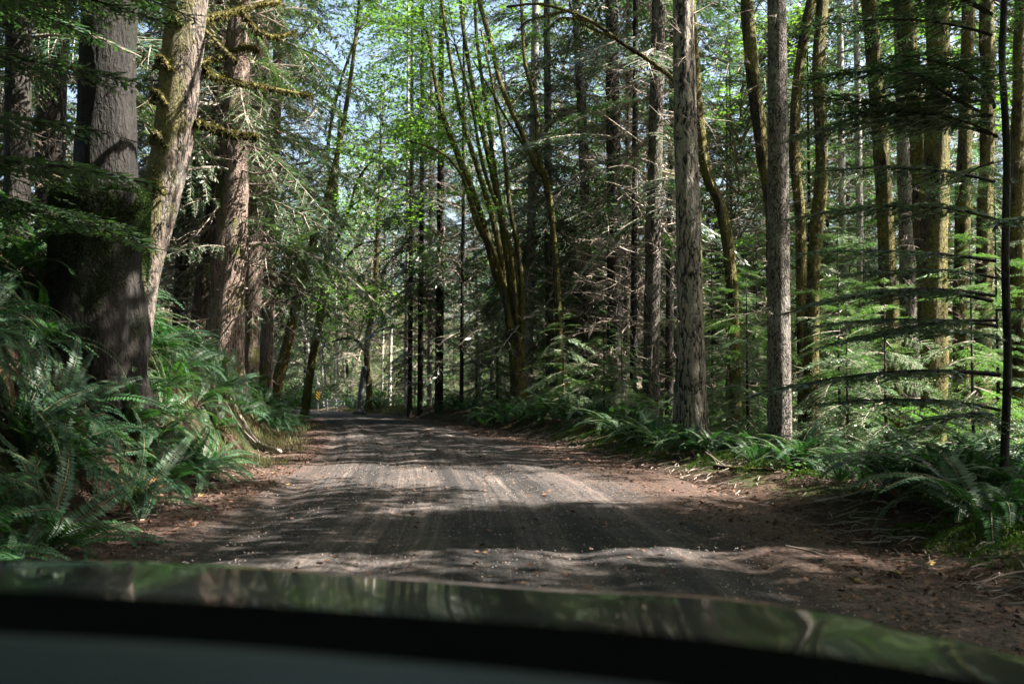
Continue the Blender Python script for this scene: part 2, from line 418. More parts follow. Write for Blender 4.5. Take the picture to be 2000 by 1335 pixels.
def road_mat():
    m, nt = newmat('gravel_road')
    tc = nt.nodes.new('ShaderNodeTexCoord'); co = tc.outputs['Object']
    uv = nt.nodes.new('ShaderNodeUVMap'); s = nt.nodes.new('ShaderNodeSeparateXYZ'); nt.links.new(uv.outputs[0], s.inputs[0])
    U = s.outputs[0]
    g1 = noise(nt, co, 90, 4, .7); g2 = noise(nt, co, 22, 5, .7); n1 = noise(nt, co, 1.1, 5, .6)
    # tyre streaks: fine across, very long along
    st = noise(nt, mapped(nt, uv.outputs[0], (7.0, .12, 1)), 1.0, 6, .75, .25)
    st2 = noise(nt, mapped(nt, uv.outputs[0], (1.9, .05, 1)), 1.0, 3, .5, .1)
    f = mth(nt, 'ADD', mth(nt, 'ADD', mth(nt, 'MULTIPLY', st, .42), mth(nt, 'MULTIPLY', n1, .16)), mth(nt, 'MULTIPLY', st2, .42))
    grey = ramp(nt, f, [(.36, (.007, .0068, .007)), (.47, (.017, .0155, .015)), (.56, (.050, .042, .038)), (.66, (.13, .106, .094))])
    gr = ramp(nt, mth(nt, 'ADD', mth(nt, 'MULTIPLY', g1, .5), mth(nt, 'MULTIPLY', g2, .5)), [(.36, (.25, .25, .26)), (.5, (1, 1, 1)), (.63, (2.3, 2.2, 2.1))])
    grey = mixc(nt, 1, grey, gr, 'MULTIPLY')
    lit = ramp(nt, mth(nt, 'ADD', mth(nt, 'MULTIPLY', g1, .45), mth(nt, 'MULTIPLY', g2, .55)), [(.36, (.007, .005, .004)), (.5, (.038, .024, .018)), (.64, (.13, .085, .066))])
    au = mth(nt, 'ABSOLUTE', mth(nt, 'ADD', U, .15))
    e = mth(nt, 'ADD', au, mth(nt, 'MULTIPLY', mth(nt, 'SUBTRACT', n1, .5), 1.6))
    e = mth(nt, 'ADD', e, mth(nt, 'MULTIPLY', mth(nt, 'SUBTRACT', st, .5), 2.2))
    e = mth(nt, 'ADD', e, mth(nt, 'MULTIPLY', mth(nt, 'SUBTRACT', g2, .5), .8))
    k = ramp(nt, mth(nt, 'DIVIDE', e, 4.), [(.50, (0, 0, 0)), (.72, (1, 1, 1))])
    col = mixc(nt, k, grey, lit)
    bs = nt.nodes.new('ShaderNodeBsdfPrincipled'); bs.inputs['Roughness'].default_value = .9; bs.inputs['Specular IOR Level'].default_value = .2
    nt.links.new(col, bs.inputs['Base Color'])
    bp = nt.nodes.new('ShaderNodeBump'); bp.inputs['Strength'].default_value = .8; bp.inputs['Distance'].default_value = .02
    h = mth(nt, 'ADD', mth(nt, 'ADD', mth(nt, 'MULTIPLY', g1, .5), g2), mth(nt, 'MULTIPLY', st, 1.4))
    nt.links.new(h, bp.inputs['Height']); nt.links.new(bp.outputs[0], bs.inputs['Normal'])
    o = nt.nodes.new('ShaderNodeOutputMaterial'); nt.links.new(bs.outputs[0], o.inputs['Surface'])
    return m
M_ground = ground_mat(); M_road = road_mat()

# ------------------------------------------------------------------ setting: ground and road
def grid(xs, ys):
    Xg, Yg = np.meshgrid(xs, ys)
    nx, ny = len(xs), len(ys)
    i = np.arange(ny - 1)[:, None] * nx; j = np.arange(nx - 1)[None]
    Fq = np.stack([i + j, i + j + 1, i + nx + j + 1, i + nx + j], -1).reshape(-1, 4)
    return Xg, Yg, Fq
t = np.linspace(-1, 1, 300)
xs = -2 + 9 * t + 392 * np.sign(t) * np.abs(t) ** 5
ty = np.linspace(0, 1, 380)
ys = -12 + 62 * ty + 470 * ty ** 6
ys = np.concatenate([np.linspace(-300, -14, 24), ys])
Xg, Yg, Fq = grid(xs, ys)
Z = ground(Xg, Yg)
dL = _XL(Yg) - Xg; dR = Xg - _XR(Yg)
off = np.maximum(dL, dR)
Z = Z - .10 * np.clip(-off / .5, 0, 1)
UVg = np.stack([np.clip(off, 0, 20) / 4, Yg], -1).reshape(-1, 2)
g_o = link('ground', mesh('ground', np.stack([Xg, Yg, Z], -1).reshape(-1, 3), Fq, [M_ground], uv=UVg))
tag(g_o, kind='structure')

ul = np.linspace(-1.03, 1.03, 120)
vy = np.concatenate([np.arange(-12, 30, .09), np.arange(30, 98, .25)])
Ug, Vg = np.meshgrid(ul, vy)
xl = _XL(Vg); xr = _XR(Vg)
Xr = (xl + xr) / 2 + Ug * (xr - xl) / 2
Um = Ug * 3.8
Zr = ground(Xr, Vg, False) + .006
Zr += .012 * fbm(Um * 3.2, Vg * .15, 3) * 1.6 + .028 * fbm(Xr * 2.2, Vg * 2.2, 4) + .012 * fbm(Xr * 14, Vg * 14, 2)
# wheel ruts and the rough ridge of loose gravel
for c in (-2.3, -.9, .75, 2.0):
    Zr -= .034 * np.exp(-((Um - c - .15 * np.sin(Vg * .25)) / .28) ** 2)
Zr += .10 * np.exp(-((Xr + 1.25 - .02 * (Vg - 19)) / .35) ** 2 - ((Vg - 18.5) / 1.0) ** 2) * (1 + 1.6 * fbm(Xr * 6, Vg * 6, 2))
Zr -= .05 * np.exp(-((Xr + 1.2) / .6) ** 2 - ((Vg - 16.8) / .7) ** 2)
edge = np.clip((np.abs(Ug) - .93) / .1, 0, 1)
Zr -= edge * (.05 + .05 * fbm(Xr * 2, Vg * 2, 3))
_, _, Fr = grid(ul, vy)
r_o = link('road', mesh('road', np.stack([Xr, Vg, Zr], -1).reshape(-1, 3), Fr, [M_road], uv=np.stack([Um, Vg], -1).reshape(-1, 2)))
tag(r_o, kind='structure')

# ------------------------------------------------------------------ foliage templates (quad soups, unit length along +X)
def rhombs(base, d, side, L, W):
    """base (n,3), d dir (n,3), side (n,3)"""
    L = L[:, None]; W = W[:, None]
    return np.stack([base, base + d * L * .45 + side * W, base + d * L, base + d * L * .45 - side * W], 1)
def nrm(v): return v / (np.linalg.norm(v, axis=-1, keepdims=True) + 1e-9)

def bough(rg, nside=26, ntw=13, droop=.25, tw=.05, wid=.16, width=.42, hang=.2):
    n = 12
    t = np.linspace(0, 1, n)
    ax = np.stack([t, .05 * np.sin(t * 4 + rg.random() * 6), .10 * t - droop * t ** 2], -1)
    wq = wood_soup(ax, np.linspace(.011, .002, n), 3)
    leaves = []; woods = [wq]
    for k in range(nside):
        u = .14 + .86 * (k + rg.random() * .5) / nside
        if rg.random() < .08: continue
        b = np.array([np.interp(u, t, ax[:, i]) for i in range(3)])
        s = 1 if k % 2 else -1
        sl = width * (1.05 - u) ** .6 * (.55 + .6 * rg.random()) * min(1, u * 3.2)
        ang = R(48 + 22 * rg.random())
        d = np.array([math.cos(ang), s * math.sin(ang), -hang * rg.random() - .03])
        d /= np.linalg.norm(d)
        m = 4
        q = np.linspace(0, 1, m)[:, None]
        tp = b + d * sl * q + np.array([0, 0, -.12 * sl]) * q ** 2
        woods.append(wood_soup(tp, np.linspace(.0028, .001, m), 3))
        nt_ = max(4, int(ntw * sl / width * 1.5))
        v = (np.arange(nt_) + .5) / nt_
        bs = b + d * sl * v[:, None] + np.array([0, 0, -.12 * sl]) * v[:, None] ** 2
        sg = np.where(np.arange(nt_) % 2, 1, -1)[:, None]
        perp = np.cross(d, [0, 0, 1.]); perp /= np.linalg.norm(perp)
        dd = nrm(d * .75 + perp * sg * .8 + rg.normal(0, .16, (nt_, 3)) + np.array([0, 0, -.12]))
        sd_ = nrm(np.cross(dd, rg.normal(0, .28, (nt_, 3)) + [0, 0, 1.]))
        LL = tw * (1.5 - .8 * v) * (.7 + .6 * rg.random(nt_))
        leaves.append(rhombs(bs, dd, sd_, LL, LL * wid))
    # tips
    Lq = np.concatenate(leaves); Wq = np.concatenate(woods)
    return Wq, Lq
rgt = np.random.default_rng(11)
B_HI = [bough(rgt, 32, 19, .22 + .25 * rgt.random(), .044, .17) for _ in range(6)]
B_LO = [bough(rgt, 20, 12, .2 + .25 * rgt.random(), .062, .19) for _ in range(5)]
B_CED = [bough(rgt, 26, 22, .55 + .25 * rgt.random(), .045, .15, .36, .9) for _ in range(5)]
B_NEAR = [bough(rgt, 44, 26, .15 + .15 * rgt.random(), .038, .13, .40, .12) for _ in range(4)]

def dead_branch(rg):
    """bare curved branch with twigs, unit length along +X"""
    n = 8; t = np.linspace(0, 1, n)
    a, b = rg.normal(0, .12, 2)
    dr = rg.normal(.12, .15)
    ax = np.stack([t * (1 - .1 * t), a * np.sin(t * 3) + .06 * rg.normal() * t, b * t * (1 - t) * 2 + .1 * t - dr * t ** 2], -1)
    out = [wood_soup(ax, np.linspace(.013, .003, n), 4)]
    for k in range(rg.integers(7, 13)):
        u = .15 + .8 * rg.random()
        p = np.array([np.interp(u, t, ax[:, i]) for i in range(3)])
        s = rg.choice([-1, 1]); L = (.12 + .34 * rg.random()) * (1.15 - u)
        d = nrm(np.array([.6 + .3 * rg.random(), s * (.5 + .4 * rg.random()), rg.normal(0, .3)]))
        c = rg.normal(0, .25, 3)
        q = np.linspace(0, 1, 5)[:, None]
        tp = p + d * L * q + c * L * q ** 2
        out.append(wood_soup(tp, np.linspace(.005, .0015, 5), 3))
        for j in range(rg.integers(0, 4)):
            v = .3 + .6 * rg.random(); pp = p + d * L * v + c * L * v * v
            d2 = nrm(d + rg.normal(0, .7, 3)); q2 = np.linspace(0, 1, 3)[:, None]
            out.append(wood_soup(pp + d2 * L * .45 * q2, np.linspace(.0028, .001, 3), 3))
    return np.concatenate(out)
DEAD = [dead_branch(rgt) for _ in range(10)]

def place(Q, az, pitch, roll, scale, off):
    M3 = rotz(az) @ roty(-pitch) @ rotx(roll) * scale
    return Q @ M3.T + np.asarray(off)

def conifer_crown(rg, H, z0, Lmax, nb, tmpl, low_tmpl=None, pitch=(-.32, .22), power=.75, big=1.):
    W = []; Lf = []
    az = rg.random() * 6
    for i in range(nb):
        u = ((i + rg.random()) / nb) ** 1.0
        z = z0 + (H - z0) * u
        L = (Lmax * (1 - u) ** power + .35) * (.55 + .6 * rg.random())
        az += 2.4 + rg.normal(0, .5)
        T = tmpl[rg.integers(len(tmpl))]
        pt = pitch[0] + (pitch[1] - pitch[0]) * u + rg.normal(0, .17)
        rl_ = rg.normal(0, .3)
        for src, dst in ((T[0], W), (T[1], Lf)):
            dst.append(place(src, az, pt, rl_, L, (0, 0, z)))
    Wq = np.concatenate(W); Lq = np.concatenate(Lf)
    return np.concatenate([Wq, Lq]), np.concatenate([np.zeros(len(Wq), int), np.ones(len(Lq), int)])
def dead_set(rg, z0, z1, nb, Lr=(.8, 2.4)):
    W = []
    for i in range(nb):
        z = z0 + (z1 - z0) * rg.random()
        W.append(place(DEAD[rg.integers(len(DEAD))], rg.random() * 6.28, rg.normal(.02, .28), rg.random() * 6, Lr[0] + (Lr[1] - Lr[0]) * rg.random(), (0, 0, z)))
    return np.concatenate(W)

def maple_leaf(b, d, s, L):
    """three-lobed leaf: 3 quads"""
    n = len(b)
    out = []
    for ang, k in ((0, 1.), (.95, .8), (-.95, .8)):
        dd = d * math.cos(ang) + s * math.sin(ang); ss = -d * math.sin(ang) + s * math.cos(ang)
        out.append(rhombs(b, dd, ss, L * k, L * .24))
    return np.concatenate(out)
def leaf_cloud(rg, centres, radii, per, L=.085, flat=.55, lay=True):
    out = []
    for c, r in zip(centres, radii):
        n = int(per * r * r)
        p = rg.normal(0, 1, (n, 3)); p = nrm(p) * (rg.random((n, 1)) ** .45)
        p = p * np.array([r, r, r * flat])
        if lay: p[:, 2] = np.round(p[:, 2] / .22) * .22 + rg.normal(0, .05, n)
        p = p + c
        d = nrm(np.concatenate([rg.normal(0, 1, (n, 2)), rg.normal(-.25, .25, (n, 1))], 1))
        up = nrm(rg.normal(0, .35, (n, 3)) + [0, 0, 1.])
        s = nrm(np.cross(d, up))
        LL = L * (.6 + .7 * rg.random(n))
        out.append(maple_leaf(p, d, s, LL))
    return np.concatenate(out)

# ------------------------------------------------------------------ crown mesh library
rgc = np.random.default_rng(21)
def cmesh(name, qi, wood, leaf):
    return soup(name, qi[0], [wood, leaf], qi[1])
CR_HIGH = [cmesh('crown', conifer_crown(rgc, 30 + 3 * i, 11 + i, 3.6, 50, B_LO), M_twig, M_needle) for i in range(3)]
CR_MID = [cmesh('crown', conifer_crown(rgc, 26 + 3 * i, 4.0 + 1.2 * i, 3.2, 62, B_HI), M_twig, M_needle) for i in range(4)]
CR_LOW = [cmesh('crown', conifer_crown(rgc, 20 + 3 * i, 1.6 + i, 3.0, 70, B_HI), M_twig, M_needle) for i in range(3)]
CR_CED = [cmesh('crown', conifer_crown(rgc, 24 + 2 * i, 3 + i, 3.4, 90, B_CED, pitch=(-.1, .1)), M_twig, M_cedar) for i in range(3)]
CR_SAP = [cmesh('crown', conifer_crown(rgc, 3.2 + 1.6 * i, .25, 1.4 + .25 * i, 40 + 10 * i, B_HI), M_twig, M_sap) for i in range(4)]
DB = [soup('dead_branches', dead_set(rgc, 1.0, 13, 84), [M_twig]) for _ in range(5)]

DBS = [soup('dead_branches', dead_set(rgc, .8, 9.5, 30, (.3, 1.1)), [M_twigmoss if k else M_twig]) for k in range(3)]

def trunk_generic(rg, H, r):
    n = 26
    z = np.linspace(-.4, H, n)
    x = .25 * np.sin(z / H * (2 + 2 * rg.random()) + rg.random() * 6) * (z / H) ** .7; y = .2 * np.sin(z / H * 3 + rg.random() * 6) * (z / H)
    x -= x[0]; y -= y[0]
    rad = r * (1 - .8 * np.clip(z / H, 0, 1)) + .01
    V, Fq = tube(np.stack([x, y, z], -1), rad, 14, disp=.10, seed=rg.random() * 20, flare=(.5, 5, .5))
    return V, Fq
TR = {}
for nm, mt in (('fir', M_fir), ('dark', M_dark), ('alder', M_alder), ('moss', M_mossbark), ('scaly', M_scaly)):
    TR[nm] = []
    for k in range(3):
        V, Fq = trunk_generic(rgc, 27, .20 + .05 * k)
        TR[nm].append(mesh('trunk', V, Fq, [mt]))

occupied = []
def free(x, y, d):
    return all((x - a) ** 2 + (y - b) ** 2 > (d + c) ** 2 * .25 * 1.0 for a, b, c in occupied)

def tree_thing(name, loc, label, group=None, cat='tree', rz=0):
    e = empty(name, loc, rz); tag(e, label, cat, group); return e

# ------------------------------------------------------------------ individual trees traced from the photograph (their base stands on the ground)
def px_path(pts, Y, H, dY=0, ext=None):
    """pixel polyline (bottom to top) at distance Y -> world path continued to height H"""
    w = [P(px, py, Y + dY * i / max(1, len(pts) - 1)) for i, (px, py) in enumerate(pts)]
    b = w[0]; g = gz(b.x, b.y)
    if b.z > g:
        dirn = (w[0] - w[1]); dirn = dirn / max(abs(dirn.z), .1)
        b2 = b + dirn * min(b.z - g + .3, 3.0) if b.z - g > .05 else b
        w = [Vector((b2.x, b2.y, min(g, b2.z) - .3))] + w
    else:
        w[0].z = min(w[0].z, g) - .3 if len(w) > 1 and w[1].z > g else w[0].z
    top = w[-1]; d = (w[-1] - w[-2]).normalized()
    if H > top.z + 1:
        k = 5
        for i in range(1, k + 1):
            d = (d * .75 + Vector((0, 0, 1)) * .25).normalized()
            w.append(w[-1] + d * (H - top.z) / k / max(d.z, .5))
    return np.array([list(v) for v in w])

def stem_mesh(name, path, r0, r1, mat, sides=20, n=60, disp=.10, flare=None, seed=0, origin=(0, 0, 0), rads=None):
    sp = spline(path, n) - np.asarray(origin)
    s = np.concatenate([[0], np.cumsum(np.linalg.norm(np.diff(sp, axis=0), axis=1))]); s /= s[-1]
    rad = np.interp(s, *rads) if rads else r0 + (r1 - r0) * s
    V, Fq = tube(sp, rad, sides, disp=disp, seed=seed, flare=flare)
    return mesh(name, V, Fq, [mat])

def moss_on(rg, path, rads, n, L=.05, hang=.6, origin=(0, 0, 0), side=None, mat=None, name='moss'):
    sp = spline(path, 80) - np.asarray(origin)
    pts, T, Nn, Bn = frames(sp)
    i = rg.integers(0, 79, n); f = rg.random(n)[:, None]
    c = sp[i] * (1 - f) + sp[i + 1] * f
    # clumpy
    a = rg.random(n) * 6.283
    keep = fbm(i * .35 + np.cos(a), np.sin(a) * 2 + i * .1, 2) > -.12
    i, c, a = i[keep], c[keep], a[keep]
    rr = np.interp(i / 79, *rads)[:, None]
    d = Nn[i] * np.cos(a)[:, None] + Bn[i] * np.sin(a)[:, None]
    if side is not None:
        k = (d @ np.asarray(side)) > -.25
        i, c, a, rr, d = i[k], c[k], a[k], rr[k], d[k]
    m = len(i)
    b = c + d * rr * .97
    dd = nrm(d + rg.normal(0, .5, (m, 3)) + np.array([0, 0, -hang]))
    s = nrm(np.cross(dd, rg.normal(0, 1, (m, 3))))
    LL = L * (.4 + rg.random(m) + 1.3 * (rg.random(m) < .06))
    return soup(name, rhombs(b, dd, s, LL, LL * .18), [mat or M_moss])

rh = np.random.default_rng(5)
def hero(name, label, pts, Y, wpx, H, bark, crown=None, dead=None, flare=(.35, 5, .5), cat='tree', group=None, sides=22, n=70, disp=.10, moss=0, dY=0, crown_scale=1., wtop=None, extra=None, mossL=.06, crot=None, cdz=0):
    path = px_path(pts, Y, H, dY)
    base = path[0].copy(); base[2] = gz(base[0], base[1])
    e = tree_thing(name, base, label, group, cat)
    r0 = wpx / F_PX * Y / 2
    if wtop is None: wtop = wpx * .8
    # radius as a fraction of path length: wtop at the last photo point, tapering on to the top
    seg = np.concatenate([[0], np.cumsum(np.linalg.norm(np.diff(path, axis=0), axis=1))]); 
    npx = len(path) - 5 if H > P(pts[-1][0], pts[-1][1], Y).z + 1 else len(path)
    st = seg[min(npx - 1, len(seg) - 1)] / seg[-1]
    rt = wtop / F_PX * (Y + dY) / 2
    rads = ([0, st, 1.0], [r0, rt, max(.02, rt * .25)]) if st < .99 else ([0, 1.], [r0, rt])
    link('trunk', stem_mesh('trunk', path, 0, 0, bark, sides, n, disp, flare, rh.random() * 20, base, rads), e)
    if moss:
        km = max(3, int(np.sum(path[:, 2] < 12)) + 1)
        fr = seg[min(km, len(seg)) - 1] / seg[-1]
        link('moss', moss_on(rh, path[:km], ([0, 1], [np.interp(0, *rads), np.interp(fr, *rads)]), moss, mossL, .7, base), e)
    ax = path[min(len(path) - 1, npx - 1)] - base
    if crown is not None:
        c = link('crown', crown, e); c.rotation_euler = (0, 0, rh.random() * 6.28 if crot is None else crot)
        c.location = (ax[0] * .7, ax[1] * .7, cdz); c.scale = (crown_scale,) * 3
    if dead is None and H > 10 and 'conifer' not in name: dead = DBS[int(rh.integers(3))]
    if dead is not None:
        for dset in (dead if isinstance(dead, (list, tuple)) else [dead]):
            c = link('dead_branches', dset, e); c.rotation_euler = (0, 0, rh.random() * 6.28); c.location = (ax[0] * .3, ax[1] * .3, 0)
    occupied.append((base[0], base[1], 1.6))
    return e, path, base

def limb(parent, base, pts, Y, w0, w1, mat, name='branch', dY=0, n=22, moss=0, sides=8, mossL=.06, disp=.12):
    w = np.array([list(P(px, py, Y + dY * i / max(1, len(pts) - 1))) for i, (px, py) in enumerate(pts)])
    rads = ([0, 1], [w0 / F_PX * Y / 2, w1 / F_PX * Y / 2])
    o = link(name, stem_mesh(name, w, 0, 0, mat, sides, n, disp, None, rh.random() * 20, base, rads), parent)
    if moss:
        link('moss', moss_on(rh, w, rads, moss, mossL, 1.0, base), o)
    return w

# --- left side
hero('fir_tree', 'huge dark shaded trunk rising behind the ferns at the far left bank', [(190, 640), (200, 500), (208, 250), (216, 0)], 14.5, 125, 30, M_shade_bark, CR_HIGH[0], None, (.25, 6, .9), wtop=104)
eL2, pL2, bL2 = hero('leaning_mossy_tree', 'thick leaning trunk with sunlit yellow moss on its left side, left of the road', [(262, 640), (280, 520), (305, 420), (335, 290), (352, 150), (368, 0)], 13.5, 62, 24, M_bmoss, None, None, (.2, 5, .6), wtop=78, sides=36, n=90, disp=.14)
rL2 = ([0, .45, 1.0], [62 / F_PX * 13.5 / 2, 76 / F_PX * 13.5 / 2, .1])
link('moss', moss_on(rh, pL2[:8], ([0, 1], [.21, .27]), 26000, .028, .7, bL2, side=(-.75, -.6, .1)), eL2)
for pts, w0, w1, dy, ms in (
    ([(392, 42), (440, 28), (490, 14), (545, 4)], 13, 7, 1.0, 700),
    ([(388, 128), (430, 108), (480, 92), (505, 98)], 12, 6, .5, 600),
    ([(398, 140), (440, 156), (500, 168), (560, 178), (610, 188)], 13, 4, 1.5, 1100),
    ([(380, 238), (420, 252), (465, 264), (505, 266)], 12, 9, .6, 1100),
    ([(400, 60), (440, 100), (462, 120)], 8, 5, -.4, 200),
    ([(470, 22), (505, 62), (545, 72), (580, 60)], 9, 5, .8, 500)):
    limb(eL2, bL2, pts, 13.5, w0 * 1.1, w1 * 1.1, M_mossbark, dY=dy, moss=ms * 5, mossL=.034)
for (px, py) in ((302, 180), (300, 260), (298, 355), (330, 25), (310, 112)):    # stubby moss-hung knobs on the trunk's left
    limb(eL2, bL2, [(px + 22, py + 26), (px + 8, py + 2), (px - 2, py), (px - 4, py + 22)], 13.2, 11, 7, M_mossbark, 'moss_knob', moss=1400, n=12, mossL=.028)
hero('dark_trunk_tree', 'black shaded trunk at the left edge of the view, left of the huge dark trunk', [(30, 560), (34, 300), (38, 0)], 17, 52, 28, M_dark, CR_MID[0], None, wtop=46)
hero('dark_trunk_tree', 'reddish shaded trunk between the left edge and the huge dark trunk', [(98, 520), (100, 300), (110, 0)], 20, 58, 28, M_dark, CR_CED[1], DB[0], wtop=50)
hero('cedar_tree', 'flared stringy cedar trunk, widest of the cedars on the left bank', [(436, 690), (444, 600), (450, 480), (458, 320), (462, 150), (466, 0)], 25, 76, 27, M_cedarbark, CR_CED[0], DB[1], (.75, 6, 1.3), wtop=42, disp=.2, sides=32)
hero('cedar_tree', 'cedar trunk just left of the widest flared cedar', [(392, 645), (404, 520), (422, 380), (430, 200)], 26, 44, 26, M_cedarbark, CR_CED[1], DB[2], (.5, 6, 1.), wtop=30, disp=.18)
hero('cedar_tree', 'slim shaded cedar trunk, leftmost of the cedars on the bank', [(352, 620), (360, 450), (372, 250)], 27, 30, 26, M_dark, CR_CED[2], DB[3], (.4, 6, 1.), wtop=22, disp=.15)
hero('cedar_tree', 'cedar trunk right of the widest flared cedar, beside the bank edge', [(486, 690), (492, 560), (500, 380), (506, 180), (512, 40)], 29, 40, 28, M_cedarbark, CR_CED[2], DB[4], (.5, 6, 1.1), wtop=30, disp=.16)
hero('cedar_tree', 'narrow cedar trunk farthest right of the cedars on the bank', [(520, 700), (524, 600), (530, 450), (538, 250)], 31, 26, 26, M_cedarbark, CR_CED[0], DB[0], (.5, 6, 1.1), wtop=20, disp=.14)
hero('leaning_tree', 'dark slender trunk leaning to the right over the road at the end of the bank', [(545, 735), (560, 680), (575, 610), (592, 540), (618, 450), (640, 380)], 33, 26, 16, M_mossbark, CR_CED[1], DB[2], (.3, 5, .8), wtop=12)
# mossy stump
def stump():
    base = P(175, 600, 12.6); g = gz(base.x, base.y)
    top = P(170, 385, 12.6).z
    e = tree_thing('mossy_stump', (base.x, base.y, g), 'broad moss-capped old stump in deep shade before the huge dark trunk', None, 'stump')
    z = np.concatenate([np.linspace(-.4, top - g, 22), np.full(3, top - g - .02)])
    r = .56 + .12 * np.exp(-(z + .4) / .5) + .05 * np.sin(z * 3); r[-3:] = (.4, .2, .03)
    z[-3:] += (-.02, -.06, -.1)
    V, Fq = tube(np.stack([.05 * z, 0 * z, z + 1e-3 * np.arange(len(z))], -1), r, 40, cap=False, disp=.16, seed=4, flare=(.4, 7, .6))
    link('trunk', mesh('trunk', V, Fq, [M_shade_bark]), e)
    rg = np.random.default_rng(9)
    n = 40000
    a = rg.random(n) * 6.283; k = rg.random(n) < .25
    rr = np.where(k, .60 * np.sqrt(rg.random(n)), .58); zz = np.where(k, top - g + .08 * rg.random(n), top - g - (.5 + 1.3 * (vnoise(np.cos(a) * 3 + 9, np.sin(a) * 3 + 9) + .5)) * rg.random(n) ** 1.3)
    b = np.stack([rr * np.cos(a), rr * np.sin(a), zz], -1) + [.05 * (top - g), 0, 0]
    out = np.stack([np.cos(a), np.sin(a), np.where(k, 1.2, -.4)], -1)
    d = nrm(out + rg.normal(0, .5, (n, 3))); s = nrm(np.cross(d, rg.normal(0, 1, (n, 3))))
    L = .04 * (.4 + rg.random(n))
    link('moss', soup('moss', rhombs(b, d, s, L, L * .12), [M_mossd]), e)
stump()

# --- right side
hero('fir_tree', 'deeply furrowed pale fir trunk nearest the right road edge, standing among ferns', [(1356, 885), (1350, 700), (1344, 450), (1338, 200), (1333, 0)], 19.5, 56, 33, M_firbig, CR_HIGH[1], None, (.6, 5, .7), wtop=40, sides=44, n=160, disp=.10)
hero('fir_tree', 'straight scaly grey trunk right of the furrowed fir, base in the ferns', [(1524, 920), (1522, 700), (1520, 450), (1517, 0)], 17.3, 47, 31, M_scaly, CR_HIGH[2], None, (.25, 5, .5), wtop=37, sides=36, n=140, disp=.06)
hero('fir_tree', 'sunlit fir trunk left of the furrowed one with a dark lower half', [(1270, 850), (1272, 700), (1276, 450), (1282, 200), (1287, 0)], 26, 34, 32, M_fir, CR_MID[1], DB[1], (.6, 5, .7), wtop=27, sides=30, n=110)
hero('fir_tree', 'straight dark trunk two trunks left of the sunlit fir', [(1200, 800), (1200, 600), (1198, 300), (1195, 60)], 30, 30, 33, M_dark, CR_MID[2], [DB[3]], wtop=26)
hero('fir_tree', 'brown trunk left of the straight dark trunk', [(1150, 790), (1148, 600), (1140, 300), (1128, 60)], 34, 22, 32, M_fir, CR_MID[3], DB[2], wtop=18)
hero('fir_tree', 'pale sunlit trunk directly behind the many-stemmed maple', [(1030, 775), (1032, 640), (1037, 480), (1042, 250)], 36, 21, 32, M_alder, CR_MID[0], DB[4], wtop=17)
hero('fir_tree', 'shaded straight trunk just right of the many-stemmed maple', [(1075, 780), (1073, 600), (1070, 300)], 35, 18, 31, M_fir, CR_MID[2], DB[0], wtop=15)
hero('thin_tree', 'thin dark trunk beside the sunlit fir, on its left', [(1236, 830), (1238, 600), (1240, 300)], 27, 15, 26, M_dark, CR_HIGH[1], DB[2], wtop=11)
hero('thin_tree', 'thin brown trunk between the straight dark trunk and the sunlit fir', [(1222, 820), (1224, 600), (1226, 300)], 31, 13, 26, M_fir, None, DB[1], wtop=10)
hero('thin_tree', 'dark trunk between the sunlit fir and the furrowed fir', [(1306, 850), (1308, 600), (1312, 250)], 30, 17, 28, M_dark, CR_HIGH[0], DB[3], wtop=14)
hero('thin_tree', 'reddish leaning trunk close behind the furrowed fir, on its left side', [(1318, 860), (1326, 720), (1334, 560)], 22, 15, 20, M_fir, None, None, wtop=11)
# curved mossy maple stems
def mossy(label, pts, Y, w, H=15, **k):
    return hero('mossy_maple', label, pts, Y, w, H, M_mossbark, None, None, (.3, 4, .5), moss=9000, mossL=.04, disp=.26, wtop=k.pop('wtop', w * .8), **k)
mossy('mossy stem curving right to left just right of the furrowed fir', [(1436, 870), (1434, 700), (1430, 560), (1412, 420), (1378, 330), (1362, 200), (1352, 60), (1348, 0)], 23, 24)
mossy('mossy stem that leans out to the left behind the scaly grey trunk', [(1512, 880), (1512, 600), (1508, 420), (1490, 300), (1474, 180), (1462, 60), (1458, 0)], 21, 26, wtop=24)
mossy('forked mossy stem right beside the scaly grey trunk', [(1570, 860), (1566, 600), (1562, 420), (1552, 300), (1556, 180), (1572, 60), (1585, 0)], 22, 22)
mossy('thick knobbly mossy trunk second to the right of the scaly grey one', [(1584, 830), (1586, 640), (1592, 480), (1604, 330), (1598, 150), (1606, 0)], 20, 28)
mossy('mossy trunk bending to the left at its top, right of the knobbly one', [(1748, 870), (1740, 700), (1732, 480), (1722, 300), (1708, 150), (1696, 0)], 18, 34)
mossy('mossy trunk with golden sunlit right side, left of the black-sided trunk', [(1822, 860), (1812, 600), (1800, 380), (1785, 180), (1762, 0)], 17.5, 36, wtop=34)
mossy('thick black-sided mossy trunk with a golden right edge', [(1822, 830), (1826, 600), (1830, 300), (1834, 0)], 16.5, 50, wtop=44)
mossy('mossy trunk third from the right edge of the view', [(1880, 850), (1876, 600), (1884, 300), (1892, 0)], 19, 30)
mossy('mossy trunk second from the right edge of the view', [(1916, 850), (1922, 500), (1930, 200), (1926, 0)], 20, 32)
mossy('mossy trunk on the right edge of the view behind the black stem', [(1992, 850), (1988, 500), (1990, 200), (1996, 0)], 18, 34)
mossy('short mossy pale-tipped snag far behind the curving mossy stem', [(1472, 800), (1474, 680), (1476, 600)], 34, 12, H=3)
hero('fir_tree', 'grey barked trunk between two mossy trunks at right', [(1776, 850), (1774, 600), (1766, 300), (1758, 0)], 22, 32, 30, M_scaly, CR_HIGH[0], None, wtop=26)
